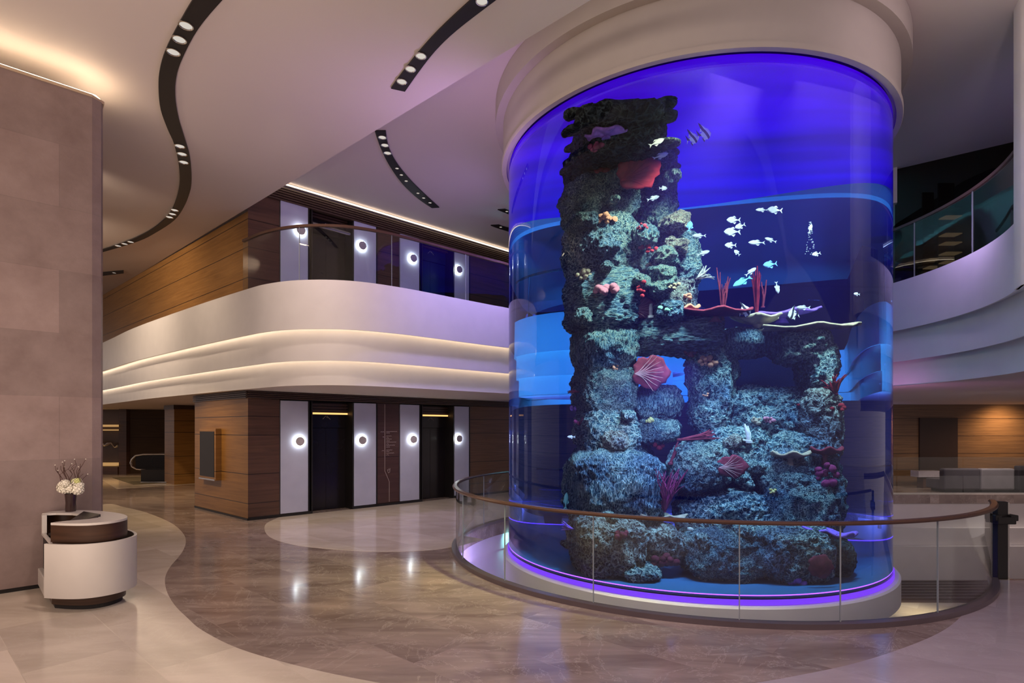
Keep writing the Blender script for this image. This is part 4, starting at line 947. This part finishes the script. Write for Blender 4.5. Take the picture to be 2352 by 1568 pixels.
# narrow shelves of rock sticking out of the column sides
random.seed(3)
edges = [(1300, y) for y in (262, 300, 338, 372, 392, 432, 455)] + [(1540, y) for y in (200, 240, 268, 330, 352, 385, 410)] + [(1545, 225), (1318, 690), (1320, 880), (1312, 1110), (1300, 1150), (1306, 1250)]
for i, (x, y) in enumerate(edges):
    c = PW(x + (16 if x < 1400 else -14), y, 9.2 if y > 330 else 8.0)
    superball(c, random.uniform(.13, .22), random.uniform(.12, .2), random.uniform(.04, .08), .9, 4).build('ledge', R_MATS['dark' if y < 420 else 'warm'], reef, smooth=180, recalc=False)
    add_disp(COL.objects[-1], .3)

# ---- corals sit on the rock surface
from mathutils.bvhtree import BVHTree
dg = bpy.context.evaluated_depsgraph_get(); dg.update()
_v = []; _f = []
for ch in reef.children:
    me = ch.evaluated_get(dg).to_mesh(); k0 = len(_v); _v += [v.co.copy() for v in me.vertices]; _f += [tuple(i + k0 for i in p.vertices) for p in me.polygons]
bvh = BVHTree.FromPolygons(_v, _f)
def Pf(x, y, d=8.75):
    a = PW(x, y, 7.6); b_ = PW(x, y, 10.5)
    hit = bvh.ray_cast(a, (b_ - a).normalized(), 3.2)
    if hit[0] is None: return PW(x, y, d)
    return hit[0] - (b_ - a).normalized() * .03
def cmat(name, c, r=.7): 
    return plain(name, c, r, noise_amt=.25, nscale=14)
M['red'] = cmat('coral_red', (.13, .010, .014)); M['maroon'] = cmat('coral_maroon', (.10, .015, .022)); M['pink'] = cmat('coral_pink', (.28, .10, .12))
M['magenta'] = cmat('coral_magenta', (.15, .02, .06)); M['orange'] = cmat('coral_orange', (.33, .14, .08)); M['tan'] = cmat('coral_tan', (.22, .17, .11))
M['bone'] = cmat('coral_bone', (.55, .50, .42)); M['purple'] = cmat('coral_purple', (.22, .10, .45)); M['yellow'] = cmat('coral_yellow', (.35, .29, .10)); M['greenc'] = cmat('coral_green', (.16, .30, .20))
M['vein'] = cmat('coral_vein', (.32, .17, .16))
def fan(c, r, mat, label, aspect=1, tilt=0, veins='vein', grp='sea fans'):
    c = c - Vector((.12, .95, 0)).normalized() * .13
    t = thing('sea_fan', label, 'coral', grp, loc=c - Vector((0, 0, r * .9)))
    g = MB(); n = 28; rings = 6; vs = [Vector((0, 0, 0))]
    for k in range(1, rings + 1):
        for j in range(n):
            a = 2 * PI * j / n; rr_ = k / rings * r * (1 + .07 * math.sin(5 * a + r * 9) + .05 * math.sin(9 * a + 1) + .04 * math.sin(17 * a))
            vs.append(Vector((rr_ * math.cos(a) * aspect, .05 * r * math.sin(a * 3) * k / rings + .12 * r * (k / rings) ** 2, rr_ * math.sin(a))))
    fs = [(0, 1 + j, 1 + (j + 1) % n) for j in range(n)]
    for k in range(rings - 1):
        for j in range(n): fs.append((1 + k * n + j, 1 + (k + 1) * n + j, 1 + (k + 1) * n + (j + 1) % n, 1 + k * n + (j + 1) % n))
    R_ = Vector((math.cos(tilt), 0, math.sin(tilt)))
    def rot(v): return Vector((v.x * math.cos(tilt) - v.z * math.sin(tilt), v.y, v.x * math.sin(tilt) + v.z * math.cos(tilt)))
    g.add([c + rot(v) for v in vs], fs); o = g.build('blade', mat, t, smooth=60)
    s = o.modifiers.new('solid', 'SOLIDIFY'); s.thickness = .02
    rnd = random.Random(int(r * 1000)); gv = MB()
    root = Vector((-r * .95 * aspect, -.03, -r * .1))
    for k in range(9):
        a = -1.1 + k * .275; p = [root]
        for q in range(1, 6):
            f = q / 5; p.append(Vector((-r * .95 * aspect + f * r * 1.6 * aspect * math.cos(a * .8), -.035, f ** 1.5 * r * 1.15 * math.sin(a * 1.1) - r * .1 * (1 - f) + rnd.uniform(-.07, .07) * r * f)))
        p = [c + rot(v) for v in p]; gv.tube(p, [.010 * r / .3 * (1 - .15 * i) for i in range(6)], 5)
    gv.build('vein_net', veins, t)
def bush(c, r, h, mat, label, n=16, thick=.02, spread=1.0, cat='coral', grp='branching corals', seed=0, name='branching_coral', dirn=(0, 0, 1), two=True):
    t = thing(name, label, cat, grp, loc=c)
    rnd = random.Random(seed + int(abs(c.x) * 1000)); D = Vector(dirn).normalized(); s1 = D.orthogonal().normalized(); s2 = D.cross(s1)
    g = MB()
    g.lathe([(0, -thick), (thick * 2.2, -thick * .5), (thick * 2.2, thick), (0, thick * 1.6)], c, 8)
    for i in range(n):
        a = rnd.uniform(0, 2 * PI); w = rnd.uniform(.15, 1) * spread
        tip = c + D * h * rnd.uniform(.65, 1.05) + (s1 * math.cos(a) + s2 * math.sin(a)) * r * w
        mid = c + (tip - c) * .5 + D * h * .06 + Vector((rnd.uniform(-.1, .1), rnd.uniform(-.1, .1), 0)) * r
        g.tube([c, c + (mid - c) * .5, mid, mid + (tip - mid) * .5 + Vector((rnd.uniform(-.1, .1) * r, 0, 0)), tip], [thick * 1.2, thick * 1.1, thick, thick * .85, thick * .5], 6)
        if two:
            t2 = mid + (tip - mid) * .8 + (s1 * rnd.uniform(-1, 1) + s2 * rnd.uniform(-1, 1)) * r * .35
            g.tube([mid, (mid + t2) / 2 + D * h * .03, t2], [thick * .9, thick * .7, thick * .4], 5)
    g.build('branches', mat, t, smooth=60)
def plate(c, rx, ry, mat, label, h=.08, seed=0, grp='plate corals', tiltx=0.0):
    t = thing('plate_coral', label, 'coral', grp, loc=c - Vector((0, 0, h)))
    rnd = random.Random(seed + 5); n = 30; vs = []; fs = []; rings = 5
    ph = rnd.uniform(0, 6)
    for k in range(rings + 1):
        for j in range(n):
            a = 2 * PI * j / n; f = .12 + .88 * k / rings; q = f * (1 + .13 * math.sin(3 * a + ph) + .07 * math.sin(7 * a))
            x_ = rx * q * math.cos(a); vs.append(c + Vector((x_, ry * q * math.sin(a), h * 1.1 * f ** 2 + .03 * f * math.sin(5 * a + ph) + tiltx * x_)))
    for k in range(rings):
        for j in range(n): fs.append((k * n + j, (k + 1) * n + j, (k + 1) * n + (j + 1) % n, k * n + (j + 1) % n))
    fs.append(tuple(range(n)))
    g = MB(); g.add(vs, fs); o = g.build('plate', mat, t, smooth=60); s = o.modifiers.new('solid', 'SOLIDIFY'); s.thickness = .03
    MB().lathe([(0, -h * 2), (rx * .22, -h * 2), (rx * .12, -h * .6), (rx * .2, h * .05), (0, h * .08)], c, 14).build('stalk', mat, t, smooth=60)
def clump(c, r, mat, label, n=10, seed=0, grp='soft corals', flat=.6, name='soft_coral'):
    t = thing(name, label, 'coral', grp, loc=c)
    rnd = random.Random(seed + 77); g = MB()
    for i in range(n):
        a = rnd.uniform(0, 2 * PI); w = rnd.uniform(0, 1) ** .6
        p = c + Vector((math.cos(a) * r * w, rnd.uniform(-.05, .03), math.sin(a) * r * w * flat)); q = r * rnd.uniform(.22, .42)
        g.lathe([(0, -q * .7), (q * .6, -q * .5), (q, 0), (q * .7, q * .55), (q * .25, q * .8), (0, q * .7)], p, 10, (rnd.uniform(-1, 1), -1.2, rnd.uniform(-1, 1)))
    g.build('lobes', mat, t, smooth=60)
fan(Pf(1463, 400, 8.9), .26, 'red', 'large dull red sea fan near the top of the reef tower', 1.15, .4, 'red')
fan(Pf(1492, 856, 8.75), .25, 'maroon', 'maroon sea fan with pale veins left of the bright cyan gap', 1.0, 0)
fan(Pf(1474, 710, 8.75), .16, 'maroon', 'small dark red sea fan above the rock arch', 1.1, .1)
fan(Pf(1678, 1070, 8.6), .16, 'maroon', 'brown-red sea fan with pale veins low on the reef', 1.2, 0)
fan(Pf(1882, 1297, 8.6), .17, 'maroon', 'dim reddish sea fan near the reef foot at right', .9, 1.2, 'maroon')
clump(Pf(1385, 395), .17, 'red', 'crimson lumpy soft coral left of the large red fan', 12, 1)
clump(Pf(1362, 338), .14, 'magenta', 'dusky pink sponge cluster high on the left column', 8, 2)
clump(Pf(1392, 502), .13, 'orange', 'coral-pink bushy clump midway up the left column', 16, 3)
clump(Pf(1488, 568), .12, 'red', 'bright red spotted clump on the right column shoulder', 8, 4)
clump(Pf(1475, 522), .08, 'maroon', 'small maroon clump in the cleft between the columns', 6, 5)
clump(Pf(1340, 632), .12, 'tan', 'tan frilly clump at the left edge of the tower', 12, 6)
clump(Pf(1388, 665), .17, 'pink', 'row of pale pink polyps on the left column', 14, 7, flat=.25)
clump(Pf(1473, 662), .09, 'red', 'red flame-like clump just above the small dark fan', 8, 8, flat=1.3)
clump(Pf(1496, 608), .07, 'tan', 'round beige lump below the bright red clump', 5, 9)
clump(Pf(1548, 655), .08, 'tan', 'tan knobbly clump on the right shoulder, upper one', 9, 10)
clump(Pf(1575, 680), .08, 'orange', 'pale orange knobbly clump on the right shoulder, lower one', 9, 11)
clump(Pf(1530, 712), .11, 'greenc', 'green lumpy coral under the right shoulder', 5, 12)
clump(Pf(1588, 810), .09, 'maroon', 'dark red tuft hanging at the right end of the arch', 10, 13)
clump(Pf(1625, 830), .11, 'orange', 'rusty pink bushy clump on top of the central pillar', 18, 14)
clump(Pf(1415, 843), .06, 'orange', 'small peach nub on the left column beside the veined fan', 5, 15)
clump(Pf(1336, 968), .10, 'magenta', 'magenta frill low on the left column edge', 9, 16)
clump(Pf(1322, 937), .08, 'purple', 'purple frill on the left column edge', 8, 17)
clump(Pf(1498, 965), .09, 'yellow', 'yellow bushy coral under the ribbed cup rock', 12, 18, flat=.4)
clump(Pf(1505, 1022), .12, 'red', 'vivid red lobes tucked under the cup rock', 8, 19, flat=.5)
clump(Pf(1622, 908), .05, 'orange', 'small peach knob on the central pillar', 5, 20)
clump(Pf(1738, 965), .08, 'tan', 'brownish rosette below the dark cave, left one', 10, 21)
clump(Pf(1766, 965), .08, 'pink', 'pinkish rosette below the dark cave, right one', 10, 22)
clump(Pf(1928, 935, 9.0), .10, 'red', 'red lobed coral sticking out at the right edge', 8, 23)
clump(Pf(1425, 1230, 8.5), .12, 'maroon', 'dark red tube cluster low on the left block behind the rail', 9, 24)
clump(Pf(1520, 1150, 8.4), .05, 'maroon', 'little maroon bud beneath the magenta bush', 4, 25)
clump(Pf(1525, 1290, 8.7), .16, 'maroon', 'dull red growth hanging above the blue gap at the base', 10, 26, flat=.5)
clump(Pf(1775, 1128, 8.6), .06, 'yellow', 'yellowish crust patch on the lower right rock', 7, 27)
clump(Pf(1835, 1335, 8.5), .14, 'purple', 'violet lump at the foot of the reef', 8, 28)
clump(Pf(1900, 1085, 8.9), .17, 'magenta', 'magenta frilly growth on the right side below the dark plate', 14, 29, flat=1)
bush(Pf(1527, 1175, 8.35), .34, .62, 'magenta', 'spiky magenta branching coral standing in front of the lower gap', 24, .009, seed=1)
bush(Pf(1738, 730, 9.1), .16, .85, 'red', 'tall red whip coral rising above the plate corals', 6, .012, .6, seed=4)
bush(Pf(1752, 705, 9.1), .08, .42, 'maroon', 'shorter dark red whip coral beside the tall one', 4, .012, .6, seed=5, two=False)
bush(Pf(1660, 735, 9.6), .14, .75, 'maroon', 'faint brown whip coral behind the arch', 6, .010, .8, seed=6)
bush(Pf(1720, 1015, 8.6), .12, .26, 'bone', 'white stubby branch coral below the cave, taller one', 3, .022, .5, seed=7, two=False)
bush(Pf(1715, 1012, 8.6), .06, .30, 'bone', 'white finger corals lying left of the taller white one', 4, .014, .6, seed=8, dirn=(-1, -.2, .25))
bush(Pf(1560, 1010, 8.6), .10, .50, 'maroon', 'dark red horizontal branches left of the cave mass', 7, .016, .7, seed=9, dirn=(1, -.2, .18))
bush(Pf(1540, 1065, 8.6), .05, .42, 'maroon', 'single reddish spike between the lower blocks', 2, .018, .5, seed=10, dirn=(.35, 0, 1), two=False)
bush(Pf(1920, 905, 9.0), .18, .28, 'red', 'red branching coral at the right edge beside the pale rock', 12, .014, seed=11, dirn=(-.3, -.3, 1))
bush(Pf(1835, 930, 8.6), .06, .30, 'red', 'red twig coral on the pale brown rock face', 4, .014, .6, seed=12, dirn=(1, -.2, .35))
bush(Pf(1598, 640, 9.1), .14, .22, 'bone', 'white feathery coral on the outer right shoulder', 10, .009, seed=13, dirn=(.8, -.2, .4))
bush(Pf(1328, 900, 8.95), .08, .16, 'maroon', 'dark twiggy coral at the left edge beside the green block', 8, .010, seed=14, dirn=(-1, 0, .2))
bush(Pf(1505, 895, 8.9), .14, .20, 'greenc', 'olive tufted coral on the rim of the ribbed cup', 20, .008, seed=15)
bush(Pf(1495, 728, 8.75), .04, .22, 'bone', 'cream fluted finger coral right of the small dark fan', 4, .022, .8, seed=16, two=False)
bush(Pf(1585, 1215, 8.5), .08, .34, 'bone', 'pale antler branch lying beside the lower round rock', 4, .018, .6, seed=17, dirn=(1, -.1, -.35))
bush(Pf(1316, 1215, 8.7), .12, .20, 'purple', 'blue-violet twiggy coral at the lower left edge', 8, .012, seed=18, dirn=(-1, 0, .1))
plate(Pf(1740, 745, 8.9), .30, .24, 'tan', 'broad beige plate coral in front of the whip corals', .10, 1)
plate(Pf(1850, 752, 9.0), .62, .26, 'tan', 'long flat plate coral pointing right above the cave ring', .03, 2, tiltx=.05)
plate(Pf(1795, 725, 9.3), .42, .25, 'purple', 'purple-tinged plate coral behind the beige one', .06, 3, tiltx=.12)
plate(Pf(1640, 722, 9.5), .45, .3, 'maroon', 'dark brown plate coral behind the arch top', .06, 4)
plate(Pf(1815, 1052, 8.6), .24, .2, 'tan', 'beige cap-shaped plate coral low on the right', .06, 5)
plate(Pf(1895, 1045, 8.8), .22, .2, 'maroon', 'dark maroon plate coral at the lower right edge', .08, 6)
plate(Pf(1578, 715, 9.0), .16, .14, 'orange', 'peach plate coral at the right end of the shoulder', .05, 7)
plate(Pf(1515, 1192, 8.4), .34, .2, 'tan', 'greenish-tan shelf coral just behind the handrail', .03, 8)
plate(Pf(1392, 308, 9.1), .30, .2, 'purple', 'pale violet flat plate near the dark top of the tower', .03, 9)
plate(Pf(1915, 1225, 9.0), .34, .2, 'purple', 'dark violet plate jutting right near the handrail', .03, 10, tiltx=-.12)

# ---- fish
def fish_mesh(g, L, Hh, T, fork=True):
    """body along x, head at +x, centred at origin"""
    n = 9; k = 10; vs = []
    xs = [i / (n - 1) for i in range(n)]
    prof_ = [0.02, .55, .85, 1.0, .95, .78, .52, .28, .16]
    for x_, p in zip(xs, prof_):
        for j in range(k):
            a = 2 * PI * j / k; vs.append((L * (.5 - x_ * .8), T * .5 * p * math.cos(a), Hh * .5 * p * math.sin(a)))
    fs = [(i * k + j, i * k + (j + 1) % k, (i + 1) * k + (j + 1) % k, (i + 1) * k + j) for i in range(n - 1) for j in range(k)]
    fs += [tuple(reversed(range(k))), tuple((n - 1) * k + j for j in range(k))]
    g.add(vs, fs)
def fin(g, pts, th=.004):
    n = len(pts); g.add([(x, -th, z) for x, z in pts] + [(x, th, z) for x, z in pts], [tuple(range(n)), tuple(reversed(range(n, 2 * n)))] + [(i, (i + 1) % n, (i + 1) % n + n, i + n) for i in range(n)])
M['silver'] = plain('fish_silver', (.60, .62, .66), .3, noise_amt=.1, nscale=20); M['bluefish'] = plain('fish_blue', (.20, .45, .85), .4)
M['yellowfish'] = plain('fish_teal', (.20, .65, .70), .4)
mb, nt, b = new_mat('fish_banded'); tc = N(nt, 'ShaderNodeTexCoord'); sx = N(nt, 'ShaderNodeSeparateXYZ'); nt.links.new(tc.outputs['Object'], sx.inputs[0])
sk = N(nt, 'ShaderNodeMath', operation='MULTIPLY_ADD'); sk.inputs[1].default_value = .45; nt.links.new(sx.outputs['Z'], sk.inputs[0]); nt.links.new(sx.outputs['X'], sk.inputs[2])
wv = N(nt, 'ShaderNodeMath', operation='SINE'); sc_ = N(nt, 'ShaderNodeMath', operation='MULTIPLY'); sc_.inputs[1].default_value = 80; nt.links.new(sk.outputs[0], sc_.inputs[0]); nt.links.new(sc_.outputs[0], wv.inputs[0])
gt = N(nt, 'ShaderNodeMath', operation='GREATER_THAN'); gt.inputs[1].default_value = .25; nt.links.new(wv.outputs[0], gt.inputs[0])
mx = N(nt, 'ShaderNodeMix', data_type='RGBA'); nt.links.new(gt.outputs[0], mx.inputs['Factor']); mx.inputs['A'].default_value = (.95, .97, .9, 1); mx.inputs['B'].default_value = (.015, .015, .02, 1)
nt.links.new(mx.outputs['Result'], b.inputs['Base Color']); M['banded'] = mb
def make_fish(kind, mat, name):
    t = thing(name, '', 'fish')
    if kind == 'slim': L_, h_, w_ = .24, .075, .035
    elif kind == 'deep': L_, h_, w_ = .20, .10, .035
    else: L_, h_, w_ = .17, .15, .04
    g = MB(); fish_mesh(g, L_, h_, w_); g.build('body', mat, t, smooth=60, local=True)
    g = MB(); x_ = -.29 * L_
    fin(g, [(x_, .0), (x_ - .20 * L_, .42 * h_), (x_ - .13 * L_, 0), (x_ - .20 * L_, -.42 * h_)]); g.build('tail', mat, t, local=True)
    g = MB()
    if kind == 'angel': fin(g, [(.045, .055), (.01, .095), (-.045, .15), (-.03, .08), (-.05, .03)])
    else: fin(g, [(.15 * L_, .42 * h_), (-.05 * L_, .62 * h_), (-.18 * L_, .34 * h_)])
    g.build('dorsal_fin', mat, t, local=True)
    g = MB(); fin(g, [(.08 * L_, -.42 * h_), (-.08 * L_, -.66 * h_), (-.18 * L_, -.32 * h_)]); g.build('belly_fin', mat, t, local=True)
    return t
protos = {'s': make_fish('slim', 'silver', 'silver_fish'), 'd': make_fish('deep', 'silver', 'silver_fish'), 'b': make_fish('deep', 'bluefish', 'blue_fish'), 'a': make_fish('angel', 'banded', 'banner_fish'), 't': make_fish('slim', 'yellowfish', 'teal_fish')}
used = set()
def fish(kind, px, py, size, ang, flip, label, d=8.6):
    p = PW(px, py, d); q = protos[kind]
    a_ = PW(px, py, 7.6); hit = bvh.ray_cast(a_, (p - a_).normalized(), (p - a_).length + .25)
    if hit[0] is not None: p = hit[0] - (p - a_).normalized() * .22
    if kind not in used: used.add(kind); o = q
    else:
        o = q.copy(); COL.objects.link(o)
        for ch in list(q.children):
            c = ch.copy(); COL.objects.link(c); c.parent = o
    o.location = p; o.scale = (size, size, size)
    o.rotation_euler = (0, -math.radians(ang), (PI if flip else 0) + .15)
    o['label'] = label; o['group'] = {'s': 'slim silver fish', 'd': 'silver fish', 'b': 'blue fish', 'a': 'striped banner fish', 't': 'teal fish'}[kind]
FISH = [
 ('a', 1617, 308, 1.15, 10, 0, 'larger black and white striped fish of the pair high in the violet water'),
 ('a', 1590, 319, 1.0, 10, 0, 'smaller black and white striped fish of the pair high in the violet water'),
 ('a', 1711, 715, 1.0, 10, 0, 'striped banner fish just above the beige plate coral'),
 ('a', 1822, 722, .9, -10, 1, 'striped banner fish above the long flat plate coral'),
 ('s', 1508, 327, 1.0, 25, 0, 'slim silver fish near the tower top, the higher of two'),
 ('s', 1517, 358, 1.0, 20, 0, 'slim silver fish near the tower top, the lower of two'),
 ('s', 1500, 455, .8, 18, 0, 'slim silver fish beside the right column below the red fan'),
 ('d', 1523, 432, .6, 0, 0, 'small dim silver fish at the right column edge'),
 ('s', 1686, 173, 1.1, 0, 1, 'pale fish silhouette alone near the water surface'),
 ('d', 1780, 482, 1.0, 5, 1, 'bright silver fish highest of the central shoal'),
 ('s', 1750, 482, .7, 0, 1, 'faint silver fish left of the highest one of the shoal'),
 ('d', 1685, 505, .95, 0, 1, 'silver fish at the upper left of the shoal'),
 ('d', 1700, 519, .75, -20, 1, 'small silver fish dipping below the upper left one'),
 ('d', 1682, 532, 1.15, 0, 1, 'largest bright silver fish on the left of the shoal'),
 ('s', 1606, 541, .8, 0, 1, 'grey fish between the tower and the shoal'),
 ('s', 1738, 557, .95, 0, 1, 'slim silver-blue fish at the middle of the shoal'),
 ('s', 1770, 551, .7, 20, 1, 'slim grey fish right of the middle of the shoal'),
 ('d', 1678, 563, .8, 0, 1, 'silver fish under the largest one'),
 ('d', 1693, 580, .55, 45, 1, 'tiny silver fish below the shoal on its left'),
 ('s', 1615, 581, .8, 20, 0, 'curved white fish close to the right shoulder of the tower'),
 ('b', 1584, 520, .8, 80, 0, 'blue fish swimming upright beside the right column'),
 ('b', 1769, 607, .95, -8, 1, 'blue fish alone under the middle of the shoal'),
 ('t', 1705, 646, 1.2, -30, 1, 'teal fish left of the red whip coral'),
 ('s', 1861, 525, .6, 75, 0, 'thin silver fish among the bubbles at right, upper'),
 ('d', 1875, 583, .6, -15, 1, 'grey fish at the lower end of the bubbles'),
 ('s', 1785, 660, .75, -80, 0, 'slim white fish diving right of the whip coral'),
 ('s', 1724, 624, .8, 40, 0, 'white fish at the tip of the red whip coral'),
 ('s', 1845, 706, .8, 0, 1, 'dim silver fish above the purple plate coral'),
 ('d', 1968, 675, .45, 5, 1, 'tiny fish near the right tank wall'),
 ('t', 1300, 1150, 1.1, 85, 0, 'pale cyan fish at the lower left edge of the reef'),
 ('t', 1918, 1340, .7, 0, 1, 'cyan fish near the tank floor at right'),
 ('t', 1995, 1345, .7, 60, 0, 'turquoise fish rising from the tank floor at far right'),
 ('s', 1312, 1003, .6, 0, 1, 'small pale fish left of the lower left column'),
]
for f in FISH: fish(*f)
# rising bubbles
random.seed(5)
bub = MB()
for i in range(60):
    f = random.random(); x = 1861 + random.uniform(-1, 1) * (2 + 10 * f); y = 510 + 75 * f
    bub.lathe([(0, -.008), (.009, 0), (0, .008)], PW(x, y, 8.7), 6)
tag(bub.build('bubbles', 'silver'), 'thin rising stream of bubbles right of the shoal', 'bubbles', kind='stuff')
